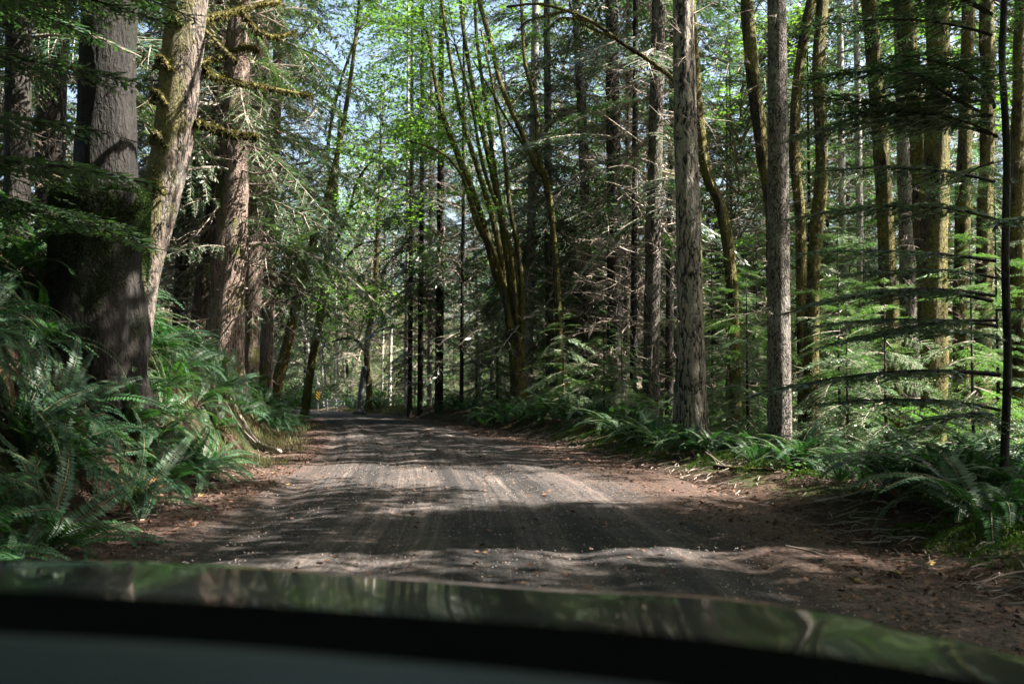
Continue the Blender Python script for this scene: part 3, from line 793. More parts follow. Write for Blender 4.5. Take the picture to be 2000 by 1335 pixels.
hero('thin_tree', 'pale grey trunk seen well behind, right of the knobbly mossy trunk', [(1648, 800), (1646, 500), (1640, 0)], 34, 15, 30, M_alder, CR_HIGH[1], DB[1], wtop=12)
hero('thin_tree', 'pale grey trunk second behind and right of the knobbly mossy trunk', [(1682, 800), (1680, 500), (1672, 0)], 32, 15, 30, M_alder, CR_HIGH[2], None, wtop=12)
eK, pK, bK = hero('black_conifer', 'slim black conifer stem with long bare black boughs near the right edge', [(1962, 880), (1968, 700), (1963, 500), (1966, 300), (1957, 120), (1961, 0)], 10, 17, 14, M_dark, None, None, wtop=13)
# black hemlock: near boughs reaching left
Wb = []; Lb = []
rb = np.random.default_rng(31)
for z, L, az, pt in [(rb.uniform(.8, 5.5), rb.uniform(1.5, 2.4), rb.uniform(2.4, 4.2), rb.uniform(-.1, .2)) for _ in range(16)] + [(1.0, 1.9, 3.3, .1), (1.35, 2.5, 3.0, .02), (1.7, 1.8, 3.6, .1), (2.1, 2.2, 3.2, .1), (2.5, 1.9, 2.8, .15), (2.9, 2.2, 3.4, .1), (3.3, 1.9, 3.0, .15), (3.8, 2.1, 3.3, .2), (4.3, 1.8, 2.9, .2), (1.2, 1.5, 5.2, 0), (2.0, 1.5, .3, 0), (2.8, 1.6, 4.6, 0), (3.5, 1.6, 1.4, 0), (4.8, 2.0, 3.2, .1), (5.4, 1.8, 3.7, .1), (5.2, 1.8, .5, 0)]:
    T = B_NEAR[rb.integers(4)]
    Wb.append(place(T[0], az + rb.normal(0, .1), pt, rb.normal(0, .2), L, (0, 0, z)))
    Lb.append(place(T[1], az + rb.normal(0, .1) * 0, pt, 0, L, (0, 0, z)) if False else place(T[1], az, pt, 0, L, (0, 0, z)))
    Wb[-1] = place(T[0], az, pt, 0, L, (0, 0, z))
Wq = np.concatenate(Wb); Lq = np.concatenate(Lb)
link('crown', soup('crown', np.concatenate([Wq, Lq]), [M_dark, M_needle], np.concatenate([np.zeros(len(Wq), int), np.ones(len(Lq), int)])), eK)

# many-stemmed maple in the middle
eM, pM, bM = hero('many_stemmed_maple', 'many-stemmed mossy maple fanning up to the left over the road bend', [(1014, 800), (1012, 740), (1008, 680), (1000, 640)], 33, 34, 2.4, M_mossbark, None, None, (.4, 5, .5), wtop=30, moss=1500)
stems = [
    ([(1012, 700), (992, 600), (965, 520), (945, 440), (915, 350), (890, 290), (858, 200), (835, 60)], 19, 6, 0),
    ([(1004, 690), (990, 600), (978, 500), (960, 420), (930, 320), (905, 240), (880, 120), (862, 0)], 15, 5, -1.5),
    ([(1012, 690), (1000, 590), (990, 500), (975, 400), (955, 310), (930, 200), (905, 60), (895, -60)], 17, 6, 1),
    ([(1016, 690), (1010, 600), (1000, 500), (978, 420), (962, 300), (945, 180), (930, 60), (925, -60)], 14, 5, 2),
    ([(1018, 690), (1020, 600), (1014, 500), (995, 400), (985, 300), (965, 180), (940, 60)], 13, 4, -1),
    ([(1000, 640), (985, 560), (960, 480), (938, 440), (905, 350), (865, 300), (800, 275)], 12, 3, -2),
    ([(990, 590), (960, 500), (925, 420), (900, 330), (870, 250), (840, 190)], 10, 3, 1.5),
    ([(1010, 650), (1002, 540), (988, 450), (945, 330), (920, 200), (890, 90)], 11, 4, -2.5),
]
STEMS = []
for pts, a, b, dy in stems:
    STEMS.append(limb(eM, bM, pts, 33, a, b, M_mossbark, 'stem', dY=dy, n=36, moss=1500, mossL=.035))
rg = np.random.default_rng(77)
cc = []; rr = []
for k in range(46):
    px = rg.normal(850, 75); py = rg.uniform(-260, 420) ; 
    px = px + (420 - py) * -.05
    Yk = 33 + rg.normal(0, 2.4)
    cc.append(np.array(P(px, py, Yk)) - bM); rr.append(.6 + .8 * rg.random())
for k in range(16):
    px = rg.uniform(930, 1180); py = rg.uniform(-200, 230); cc.append(np.array(P(px, py, 33 + rg.normal(0, 2.2))) - bM); rr.append(.35 + .4 * rg.random())
def twiggy(rg, cc, rr, anchors, r0=.016):
    W = []
    A = np.asarray(anchors)
    for c, r in zip(cc, rr):
        d2 = np.linalg.norm(A - c + np.array([0, 0, .8]), axis=1); a_ = A[np.argmin(d2)]
        W.append(wood_soup(spline([a_, (a_ + c) / 2 + rg.normal(0, .15, 3), c], 6), np.linspace(r0, r0 * .4, 6), 3))
        for k in range(7):
            t_ = c + nrm(rg.normal(0, 1, 3) * [1, 1, .5]) * r * .9; s_ = a_ + (c - a_) * rg.uniform(.5, 1)
            W.append(wood_soup(spline([s_, (s_ + t_) / 2 + rg.normal(0, .08, 3), t_], 4), np.linspace(r0 * .4, .002, 4), 3))
    return np.concatenate(W)
def leafy_crown(rg, cc, rr, anchors, per, L, parent):
    W = twiggy(rg, cc, rr, anchors); Lq = leaf_cloud(rg, cc, rr, per, L)
    link('crown', soup('crown', np.concatenate([W, Lq]), [M_twigmoss, M_maple], np.concatenate([np.zeros(len(W), int), np.ones(len(Lq), int)])), parent)
leafy_crown(rg, cc, rr, np.concatenate([spline(w, 14) for w in STEMS]) - bM, 190, .10, eM)

eV, pV, bV = hero('vine_maple', 'slender crooked maple that splits in two above a pale bend, right of the many-stemmed one', [(1098, 800), (1092, 640), (1084, 500), (1068, 350), (1050, 330), (1020, 260), (980, 170), (960, 90), (935, 0)], 31, 15, 13, M_mossbark, None, None, (.3, 4, .3), wtop=9, moss=1500)
limb(eV, bV, [(1070, 380), (1052, 300), (1045, 200), (1025, 120), (1018, 0)], 31, 10, 6, M_mossbark, 'stem', moss=300)
limb(eV, bV, [(1052, 325), (1000, 250), (960, 180), (925, 120)], 31, 6, 3, M_mossbark, 'stem', moss=200)

# long arching bare branch from above the furrowed fir
eA, pA, bA = hero('arching_maple', 'crooked maple whose long mossy bough arches up to the left in front of the firs', [(1372, 880), (1366, 700), (1362, 400), (1345, 230)], 20.8, 14, 5, M_mossbark, None, None, wtop=12, moss=900)
for pts, a, b in (([(1345, 235), (1322, 165), (1270, 120), (1215, 85), (1160, 45), (1108, 22), (1050, 8), (990, 14)], 11, 5), ([(1108, 22), (1070, 30), (1030, 42), (1012, 60)], 6, 3),
                  ([(1150, 42), (1095, 36), (1060, 70)], 4, 2), ([(1200, 75), (1130, 40), (1105, -20)], 5, 3)):
    limb(eA, bA, pts, 20.5, a, b, M_mossbark, 'branch', moss=500, mossL=.05)

eB, pB, bB = hero('bigleaf_maple', 'spreading maple at the far left of the bend whose leafy limbs arch over the road', [(600, 770), (612, 690), (628, 600), (640, 500), (652, 400)], 44, 18, 14, M_mossbark, None, DB[0], (.3, 5, .5), wtop=12, moss=800)
BST = []
for pts, a_, b_, dy in (([(628, 600), (665, 520), (700, 480), (735, 470)], 7, 3, -2), ([(640, 500), (675, 430), (700, 350), (740, 300)], 8, 3, -4), ([(636, 540), (600, 440), (585, 340)], 7, 3, 0),
                 ([(650, 420), (640, 300), (660, 180), (700, 60)], 9, 4, -3), ([(645, 460), (690, 400), (760, 370)], 5, 2, -3)):
    BST.append(limb(eB, bB, pts, 44, a_, b_, M_mossbark, 'branch', dY=dy))
rg = np.random.default_rng(78)
cc = []; rr = []
for k in range(125):
    px = rg.uniform(550, 840); py = rg.uniform(-150, 620)
    if (px - 690) ** 2 / 1.2 + (py - 250) ** 2 < 1600 and rg.random() < .85: continue
    cc.append(np.array(P(px, py, 42 + rg.normal(0, 3.5))) - bB); rr.append(.7 + .9 * rg.random())
leafy_crown(rg, cc, rr, np.concatenate([spline(w, 14) for w in BST]) - np.array(bB), 80, .13, eB)

# dark trunks in the middle distance
for px, w, Y, mat, lab in ((800, 10, 44, M_dark, 'leftmost of the dark trunks standing past the road crest'), (820, 11, 43, M_dark, 'second dark trunk from the left past the road crest'),
                      (838, 10, 47, M_alder, 'pale trunk between the dark trunks past the road crest'), (857, 17, 42, M_dark, 'thickest of the dark trunks past the road crest'),
                      (901, 8, 40, M_dark, 'thin lone dark trunk right of the thick one past the road crest'), (792, 8, 50, M_alder, 'pale grey trunk behind the leftmost dark trunk past the crest')):
    hero('fir_tree' if w > 9 else 'thin_tree', lab, [(px, 822), (px + 1, 700), (px + 3, 480), (px + 4, 300)], Y, w, 26, mat, rh.choice(CR_LOW + CR_MID[:2]) if w != 8 else None, DB[int(rh.integers(5))], wtop=w * .8, sides=14, n=40)
hero('mossy_maple', 'mossy maple on the left of the middle distance with one dark limb arching left', [(722, 800), (720, 740), (716, 680), (728, 600), (735, 520), (740, 400)], 52, 13, 16, M_mossbark, None, DB[1], wtop=8, moss=300)
eX = bpy.context.scene.objects
limb(list(eX)[-1] if False else [o for o in COL.objects if o.name.startswith('mossy_maple') and not o.parent][-1], [o for o in COL.objects if o.name.startswith('mossy_maple') and not o.parent][-1].location, [(716, 690), (700, 668), (680, 660), (655, 665), (640, 672)], 52, 7, 3, M_dark, 'branch')

# ------------------------------------------------------------------ forest behind: copies of a few trees, each with trunk, crown and dead branches
def forest_tree(x, y, kind, sc, label, group, name):
    e = tree_thing(name, (x, y, gz(x, y)), label, group)
    e.rotation_euler = (rh.normal(0, .015), rh.normal(0, .02), rh.random() * 6.28)
    e.scale = (sc,) * 3
    t_ = TR[{'high': 'fir', 'fir': 'fir', 'ced': 'fir', 'dark': 'dark', 'alder': 'alder', 'moss': 'moss'}[kind]]
    link('trunk', t_[int(rh.integers(3))], e)
    lib = {'high': CR_HIGH, 'fir': CR_MID, 'ced': CR_CED, 'dark': CR_LOW, 'alder': None, 'moss': None}[kind]
    if lib: 
        c = link('crown', lib[int(rh.integers(len(lib)))], e); c.rotation_euler = (0, 0, rh.random() * 6.28)
    if kind == 'alder':
        c = link('crown', BROAD[int(rh.integers(len(BROAD)))], e); c.rotation_euler = (0, 0, rh.random() * 6.28)
    if kind in ('high', 'fir', 'dark', 'alder'):
        c = link('dead_branches', DB[int(rh.integers(5))], e); c.rotation_euler = (0, 0, rh.random() * 6.28)
    return e
# broadleaf crown variants for slim trees
BROAD = []
for k in range(3):
    rg = np.random.default_rng(200 + k)
    cc = []; rr = []; W = []
    for i in range(34):
        z = 5 + 14 * rg.random(); a = rg.random() * 6.28; r = (1.0 + 2.2 * rg.random())
        c = np.array([r * math.cos(a), r * math.sin(a), z]); cc.append(c); rr.append(.5 + .6 * rg.random())
        s0 = np.array([0, 0, z - 1.6 - rg.random()])
        W.append(wood_soup(spline([s0, (s0 + c) / 2 + [0, 0, .25], c], 6), np.linspace(.035, .008, 6), 4))
    L_ = leaf_cloud(rg, cc, rr, 190, .10); W = np.concatenate(W)
    BROAD.append(soup('crown', np.concatenate([W, L_]), [M_twigmoss, M_maple], np.concatenate([np.zeros(len(W), int), np.ones(len(L_), int)])))

GL = {'L': ('tall conifer crowded among others on the left bank slope', 'forest trees on the left slope'),
      'R': ('tall conifer crowded among others in the woods right of the road', 'forest trees in the right woods'),
      'C': ('tall conifer in the far woods beyond the road bend', 'forest trees beyond the bend'),
      'O': ('tall conifer added for shade close by the road outside the view', 'added shade trees beside the road outside the view')}
KN = {'high': 'fir_tree', 'fir': 'fir_tree', 'ced': 'cedar_tree', 'dark': 'hemlock_tree', 'alder': 'alder_tree', 'moss': 'mossy_maple'}
def scatter(n, region, side, kinds, spacing, sc=(.85, 1.2), tries=6000):
    k = 0
    for _ in range(tries):
        if k >= n: break
        x, y = region()
        if x > _XL(y) - 2.2 and x < _XR(y) + 2.6: continue
        if not free(x, y, spacing * 2): continue
        occupied.append((x, y, spacing * .6))
        kd = kinds[int(rh.integers(len(kinds)))]
        lab, grp = GL[side]
        if kd == 'alder': lab = lab.replace('conifer', 'slim pale alder'); grp = grp.replace('forest trees', 'alders')
        if kd == 'moss': lab = lab.replace('conifer', 'mossy maple')
        forest_tree(x, y, kd, sc[0] + (sc[1] - sc[0]) * rh.random(), lab, grp, KN[kd])
        k += 1
    return k
U = rh.uniform
def regR():
    y = U(27, 95); return U(_XR(y) + 3, .6 * y + 5), y
def regL():
    y = U(17, 80); return U(-.58 * y - 6, _XL(y) - 4), y
def regC():
    y = U(62, 120); return U(-45, 18), y
def gap(x, y):
    p = 1000 + x / y * F_PX
    return 1440 < p < 1600
a = scatter(38, regR, 'R', ['high', 'high', 'high', 'fir', 'dark', 'alder', 'ced'], 2.8)
b = scatter(36, regL, 'L', ['ced', 'fir', 'ced', 'dark'], 2.6)
c = scatter(26, regC, 'C', ['high', 'dark', 'alder', 'alder'], 3.4)
d = scatter(13, lambda: (U(9, 30), U(-14, 14)), 'O', ['fir', 'dark', 'fir', 'alder'], 4)  # unseen trees added on the sun side to cast shade
d2 = scatter(24, lambda: (U(-24, -8), U(-16, 14)), 'O', ['dark', 'ced', 'dark'], 3.2)  # unseen trees added to hold back sky light from the left
d3 = scatter(20, lambda: (U(-14, 22), U(-34, -6)), 'O', ['dark', 'ced', 'dark'], 3.4)  # unseen trees added behind the camera to dim the sky fill
print('trees', a, b, c, d, d2)

for px, Y, kd, sc_ in ((1120, 40, 'alder', 1.), (1250, 44, 'alder', 1.1), (1400, 38, 'alder', 1.), (1460, 46, 'fir', 1.), (1540, 40, 'alder', 1.1), (1580, 50, 'fir', 1.), (1660, 44, 'alder', 1.), (1720, 38, 'fir', .9),
                   (470, 34, 'ced', 1.25), (468, 39, 'ced', 1.3), (490, 44, 'ced', 1.35), (500, 50, 'ced', 1.3), (1060, 42, 'ced', 1.3), (1120, 36, 'ced', 1.2), (1180, 46, 'ced', 1.3), (1400, 46, 'ced', 1.3), (1440, 33, 'alder', 1.), (1500, 52, 'ced', 1.4), (1620, 36, 'ced', 1.1), (560, 40, 'ced', 1.), (600, 50, 'ced', 1.), (650, 62, 'alder', 1.2), (700, 66, 'alder', 1.2), (760, 60, 'ced', 1.1), (930, 46, 'fir', 1.), (1010, 50, 'alder', 1.1), (1330, 34, 'ced', .9), (1480, 34, 'ced', .9), (1880, 30, 'ced', .9), (1800, 36, 'fir', .9)):
    p = P(px, 800, Y)
    x = p.x if p.x > _XR(Y) + 1.5 or p.x < _XL(Y) - 2 else (float(_XL(Y)) - 3 if px < 700 else float(_XR(Y)) + 2)
    sd_ = 'L' if px < 640 else ('C' if px < 800 else 'R')
    lab, grp = GL[sd_]
    if kd == 'alder': lab = lab.replace('conifer', 'slim pale alder'); grp = grp.replace('forest trees', 'alders')
    forest_tree(x, Y, kd, sc_, lab, grp, KN[kd])
forest_tree(13, 17.6, 'high', 1.0, GL['O'][0], GL['O'][1], 'fir_tree')  # unseen fir added to break up the wide sunlit band on the road
for x, y in ( (-7.3, 4.2), (-8.2, 8.3), (-8.6, 12)):
    forest_tree(x, y, 'dark', 1.05, GL['O'][0], GL['O'][1], 'hemlock_tree')  # low-boughed hemlocks added to keep sky light off the left ferns
# maples added to shade road and bank from above, their trunks outside the view
OVER = []
for k in range(3):
    rg = np.random.default_rng(300 + k)
    cc = []; rr = []; W = []
    for i in range(46):
        a = rg.random() * 6.28; q = 5.2 * math.sqrt(rg.random())
        c = np.array([3.2 + q * math.cos(a), q * math.sin(a), 10.5 + 3.5 * rg.random() - .05 * q * q]); cc.append(c); rr.append(.8 + .7 * rg.random())
        if i % 2 == 0:
            W.append(wood_soup(spline([[.4, 0, 6.5], [c[0] * .5, c[1] * .35, 9.6], c], 7), np.linspace(.07, .01, 7), 4))
    L_ = leaf_cloud(rg, cc, rr, 150, .16, .6); W = np.concatenate(W)
    OVER.append(soup('crown', np.concatenate([W, L_]), [M_twigmoss, M_maple], np.concatenate([np.zeros(len(W), int), np.ones(len(L_), int)])))
for i, (x, y, rz) in enumerate(((8.5, 0, 3.1), (16.5, 23, 3.1), (-7.5, -3, .1), (-7.2, 2, -.1), (-7.6, 7.5, .1), (-7.9, 12, .0), (-7, -12, .3), (8, -13, 3.), (8.2, 3.2, 3.1), (9.6, 8.3, 3.1), (19.5, 5.2, 3.1), (18, 6, 3.1), (-7.3, 5, 0), (-11, 17.5, .2), (-12.5, 23, .2), (-8.4, 10, 0))):
    e = tree_thing('shade_maple', (x, y, gz(x, y)), 'tall maple added for shade outside the view, its top closing over the road', 'added shade maples over the road outside the view', rz=rz)
    link('trunk', TR['moss'][i % 3], e); link('crown', OVER[i % 3], e)

# young hemlocks in the understory
SAPL = 'young hemlock with layered green boughs growing in the understory'
def sapling(x, y, k, s, label=SAPL, group='young hemlocks in the understory'):
    e = tree_thing('young_hemlock', (x, y, gz(x, y)), label, group, 'young tree')
    h = 3.2 + 1.6 * k
    e.scale = (s,) * 3; e.rotation_euler = (0, 0, rh.random() * 6)
    link('trunk', SAPT[k], e); link('crown', CR_SAP[k], e)
SAPT = []
for k in range(4):
    h = 3.2 + 1.6 * k
    V, Fq = tube(np.stack([np.zeros(10), np.zeros(10), np.linspace(-.2, h, 10)], -1), np.linspace(.035 + .008 * k, .006, 10), 8)
    SAPT.append(mesh('trunk', V, Fq, [M_dark]))
for px, Y, k, s in ((1420, 23.5, 1, 1.), (1460, 20.5, 0, 1.15), (1392, 26, 2, .9), (1640, 19.5, 1, .95), (1690, 22, 2, .8), (1655, 16, 0, .9), (1730, 14.5, 0, .9),
                    (1480, 27, 2, .9), (1560, 25, 1, 1.), (1600, 28, 2, 1.), (1100, 28.5, 0, 1.), (1180, 26, 0, 1.), (1215, 25, 0, .8), (1850, 21, 1, 1.), (1900, 15, 1, .8), (1800, 25, 2, .9), (1950, 18, 2, .8)):
    p = P(px, 800, Y); sapling(p.x, Y, k, s)
for _ in range(100):
    y = U(32, 100); x = U(_XR(y) + 4, .56 * y + 6)
    if x < _XR(y) + 3: continue
    sapling(x, y, 3, U(1.3, 2.1), 'half-grown hemlock with sunlit boughs in the woods right of the road', 'half-grown hemlocks in the right woods')
for _ in range(14):
    y = U(66, 115); x = U(-40, 0)
    sapling(x, y, 3, U(1.3, 2.2), 'half-grown hemlock with sunlit boughs beyond the bend', 'half-grown hemlocks beyond the bend')
for _ in range(46):
    y = U(32, 85)
    x = U(_XR(y) + 2.2, .56 * y + 3) if rh.random() < .7 else U(-.56 * y, _XL(y) - 4)
    sapling(x, y, int(rh.integers(4)), U(.8, 1.4))

# near left boughs hanging in over the bank (cedar) : part of a cedar whose trunk is outside the view
def near_cedar():
    x, y = -5.7, 8.3
    e = tree_thing('cedar_tree', (x, y, gz(x, y)), 'shaded cedar at the left edge whose green boughs hang over the ferns', None)
    V, Fq = trunk_generic(rgc, 20, .3)
    link('trunk', mesh('trunk', V, Fq, [M_dark]), e)
    W = []; Lf = []
    rg = np.random.default_rng(41)
    for i in range(15):
        T = B_NEAR[rg.integers(4)]; az = rg.uniform(-.5, 1.1); z = .4 + 2.6 * rg.random(); L = rg.uniform(1.7, 3.0)
        W.append(place(T[0], az, .05, rg.normal(0, .1), L, (0, 0, z))); Lf.append(place(T[1], az, .05, 0, L, (0, 0, z)))
        W[-1] = place(T[0], az, .05, 0, L, (0, 0, z))
    Wq = np.concatenate(W); Lq = np.concatenate(Lf)
    link('crown', soup('crown', np.concatenate([Wq, Lq]), [M_dark, M_needle], np.concatenate([np.zeros(len(Wq), int), np.ones(len(Lq), int)])), e)
near_cedar()

# ------------------------------------------------------------------ ferns
def frond(rg, L, arch, npair=34, tw=0.):
    n = 16; t = np.linspace(0, 1, n)
    el0 = R(68); el1 = R(68 - arch)
    el = el0 + (el1 - el0) * t ** 1.2
    dx = np.cos(el); dz = np.sin(el)
    x = np.concatenate([[0], np.cumsum((dx[1:] + dx[:-1]) / 2)]) / n * L; z = np.concatenate([[0], np.cumsum((dz[1:] + dz[:-1]) / 2)]) / n * L
    y = tw * L * t ** 2
    ax = np.stack([x, y, z], -1)
    wq = wood_soup(ax, np.linspace(.005, .0015, n), 3)
    u = np.linspace(.12, .99, npair)
    b = np.stack([np.interp(u, t, ax[:, i]) for i in range(3)], -1)
    T = np.stack([np.interp(u, t, np.gradient(ax[:, i])) for i in range(3)], -1); T = nrm(T)
    out = []
    prof = np.minimum(1, (u) * 2.6) * (1.06 - u) ** .55
    for s in (1, -1):
        side = nrm(np.cross(T, [0, 0, 1.])) * s
        upn = nrm(np.cross(side, T)) * s
        d = nrm(side + T * .28 + np.abs(upn) * 0 + rg.normal(0, .06, (npair, 3)) + np.array([0, 0, -.12]))
        ss = T
        LL = .105 * L * prof * (.9 + .2 * rg.random(npair))
        w = np.full(npair, .0115 * L / .9)
        # pinna: broad base, pointed tip
        q = np.stack([b - ss * w[:, None] * .8, b + d * LL[:, None] * .55 - ss * w[:, None] * .9, b + d * LL[:, None], b + d * LL[:, None] * .5 + ss * w[:, None] * .9], 1)
        q[:, 0] = b
        out.append(q)
    Lq = np.concatenate(out)
    return np.concatenate([wq, Lq]), np.concatenate([np.zeros(len(wq), int), np.ones(len(Lq), int)])
rf = np.random.default_rng(55)
FR = []; FRD = []
for k in range(8):
    Q, idx = frond(rf, 1.0, 70 + 11 * k, 36, rf.normal(0, .12))
    FR.append(soup('frond', Q, [M_twigmoss, M_fern], idx))
    if k in (5, 6, 7):
        FRD.append(soup('frond', Q, [M_twig, M_ferndead], idx))
def fern(x, y, s, nf, label, group, tilt=(0, 0), dead=0):
    e = empty('sword_fern', (x, y, gz(x, y) - .02), rf.random() * 6.28)
    tag(e, label, 'fern', group)
    a = rf.random() * 6
    for i in range(nf):
        a += 2.4
        k = int(np.clip(rf.normal(3.2, 2), 0, 7))
        o = link('frond', FR[k], e)
        o.rotation_euler = (rf.normal(0, .12), rf.normal(.0, .14), a)
        sc = s * rf.uniform(.65, 1.15); o.scale = (sc,) * 3
        o.location = (.05 * math.cos(a), .05 * math.sin(a), 0)
    for i in range(dead):
        o = link('frond', FRD[int(rf.integers(3))], e); a = rf.random() * 6.28
        o.rotation_euler = (rf.normal(0, .2), rf.uniform(.3, .7), a); o.scale = (s * rf.uniform(.6, .95),) * 3
        o['label'] = 'withered brown frond'
    # lean outwards with the slope
    if tilt != (0, 0): e.rotation_euler = (tilt[0], tilt[1], 0)
LB = ('sword fern clump on the steep left road bank', 'sword ferns on the left bank')
nf_ = 0
pl = []
for Y in np.arange(5.6, 34, .82):
    for dd in (.12, .45, .9, 1.5, 2.2, 3.1, 4.2):
        if rf.random() < (.08 if Y < 18 else .25): continue
        y = Y + rf.normal(0, .25); d_ = dd + rf.normal(0, .18)
        if dd < .6 and 15.5 < y < 26 and rf.random() < .9: continue
        if dd < .6 and rf.random() < .35: continue
        if y > 20 and dd > 3: continue
        x = float(_XL(y)) - d_
        if abs(x / y) > .62: continue
        pl.append((x, y, (.12, .45, .9, 1.5, 2.2, 3.1, 4.2).index(dd)))
_u = ['', 'first', 'second', 'third', 'fourth', 'fifth', 'sixth', 'seventh', 'eighth', 'ninth', 'tenth', 'eleventh', 'twelfth', 'thirteenth', 'fourteenth', 'fifteenth', 'sixteenth', 'seventeenth', 'eighteenth', 'nineteenth']
def ordinal(n):
    if n < 20: return _u[n]
    if n % 10 == 0: return {2: 'twentieth', 3: 'thirtieth', 4: 'fortieth', 5: 'fiftieth', 6: 'sixtieth'}[n // 10]
    return {2: 'twenty', 3: 'thirty', 4: 'forty', 5: 'fifty', 6: 'sixty'}[n // 10] + '-' + _u[n % 10]
_rows = ['along the foot of the left bank', 'in the second row up the left bank', 'in the third row up the left bank', 'in the fourth row up the left bank',
         'in the fifth row up the left bank', 'in the sixth row up the left bank', 'along the top of the left bank']
_cnt = [0] * 7
for x, y, ri_ in sorted(pl, key=lambda q: q[1]):
    _cnt[ri_] += 1
    flab_ = '%s sword fern clump from the hood %s' % (ordinal(_cnt[ri_]), _rows[ri_])
    d_ = float(_XL(y)) - x
    fern(x, y, rf.uniform(1.05, 1.45) if y < 17 else rf.uniform(.85, 1.2), 22 if y < 16 else 15, flab_, LB[1], dead=2 if rf.random() < .6 else 0,
         tilt=(rf.normal(-.05, .1), (.55 if d_ < 2 else .25) + rf.normal(0, .1)))
RB = ('sword fern clump on the right road verge', 'sword ferns on the right verge')
for px, Y, s in ((940, 32.5, .9), (965, 32, .9), (1000, 31, 1.), (1040, 30.5, 1.1), (1085, 28, 1.), (1115, 27.5, 1.), (1145, 27, 1.), (1175, 25, .9), (1200, 24.5, 1.), (1250, 21.5, .9), (1280, 20.5, .9), (1335, 17.6, .8), (1365, 17.4, .7), (1440, 17.4, .8), (1490, 16.4, .8), (950, 31, .9), (985, 30, 1.), (1020, 29, 1.1), (1050, 28, 1.), (1075, 29.5, 1.1), (1100, 27, 1.), (1130, 25.5, 1.1), (1160, 24.5, 1.), (1190, 23.5, 1.), (1165, 26.5, 1.),
                 (1215, 21.5, 1.), (1235, 20.5, 1.05), (1262, 19.5, .9), (1290, 19, 1.1), (1310, 18, .8), (1395, 17, .8), (1420, 18, .8), (1460, 16.5, .75), (1475, 15.8, .7),
                 (1560, 15, .8), (1590, 14, .8), (1620, 15.5, .9), (1660, 14, .8), (1700, 13.2, .8), (1760, 11.5, 1.05), (1800, 12.5, 1.), (1840, 10.8, 1.1), (1880, 12, 1.), (1920, 10.2, 1.1), (1960, 11, 1.1), (2000, 9.6, 1.1), (1990, 12.5, 1.1), (1870, 10, .9),
                 (1930, 8.6, 1.1), (2010, 8.6, .8), (1890, 9.3, 1.), (1790, 10.6, .9), (1735, 11.2, .8), (1690, 12.2, .9), (1640, 12.8, .8), (1550, 14.2, .8), (1830, 13.5, 1.2), (1900, 14, 1.2), (1960, 13.5, 1.2), (1630, 18, .9), (1580, 18.5, .9), (1690, 17, .9), (1500, 19.5, .8), (1100, 31, 1.), (1140, 29, 1.), (860, 41, .8), (885, 40, .9), (905, 39, .8), (925, 38, .8), (690, 56, 1.4), (715, 54, 1.3), (740, 52, 1.2)):
    p = P(px, 800, Y)
    fern(p.x, Y, s * rf.uniform(.95, 1.2) * (1.25 if Y > 20 else 1.12), 20 if Y < 22 else 16, RB[0], RB[1], dead=1 if rf.random() < .4 else 0)
print('ferns', len(pl))

# ------------------------------------------------------------------ undergrowth, litter, grass, moss (uncountable)
def undergrowth():
    rg = np.random.default_rng(90)
    cc = []; rr = []
    for _ in range(1500):
        y = rg.uniform(26, 120)
        if rg.random() < .7: x = rg.uniform(float(_XR(y)) + 2.2, .56 * y + 4)
        else: x = rg.uniform(-.56 * y - 3, float(_XL(y)) - 3)
        r = rg.uniform(.3, .9) * (1 + y / 120)
        cc.append(np.array([x, y, gz(x, y) + r * .5 * rg.random() + .1])); rr.append(r)
    Q = leaf_cloud(rg, cc, rr, 60, .12, .7, False)
    o = link('undergrowth', soup('undergrowth', Q, [M_under])); tag(o, 'low leafy green undergrowth filling the woods', 'undergrowth', kind='stuff')
    # right verge low plants
    cc = []; rr = []
    for _ in range(130):
        y = rg.uniform(9, 24); x = float(_XR(y)) + rg.uniform(.8, 7)
        cc.append(np.array([x, y, gz(x, y) + .08])); rr.append(rg.uniform(.15, .42))
    Q = leaf_cloud(rg, cc, rr, 420, .05, .5, False)
    o = link('verge_plants', soup('verge_plants', Q, [M_under])); tag(o, 'small bright green leafy plants along the right verge', 'ground plants', kind='stuff')
undergrowth()
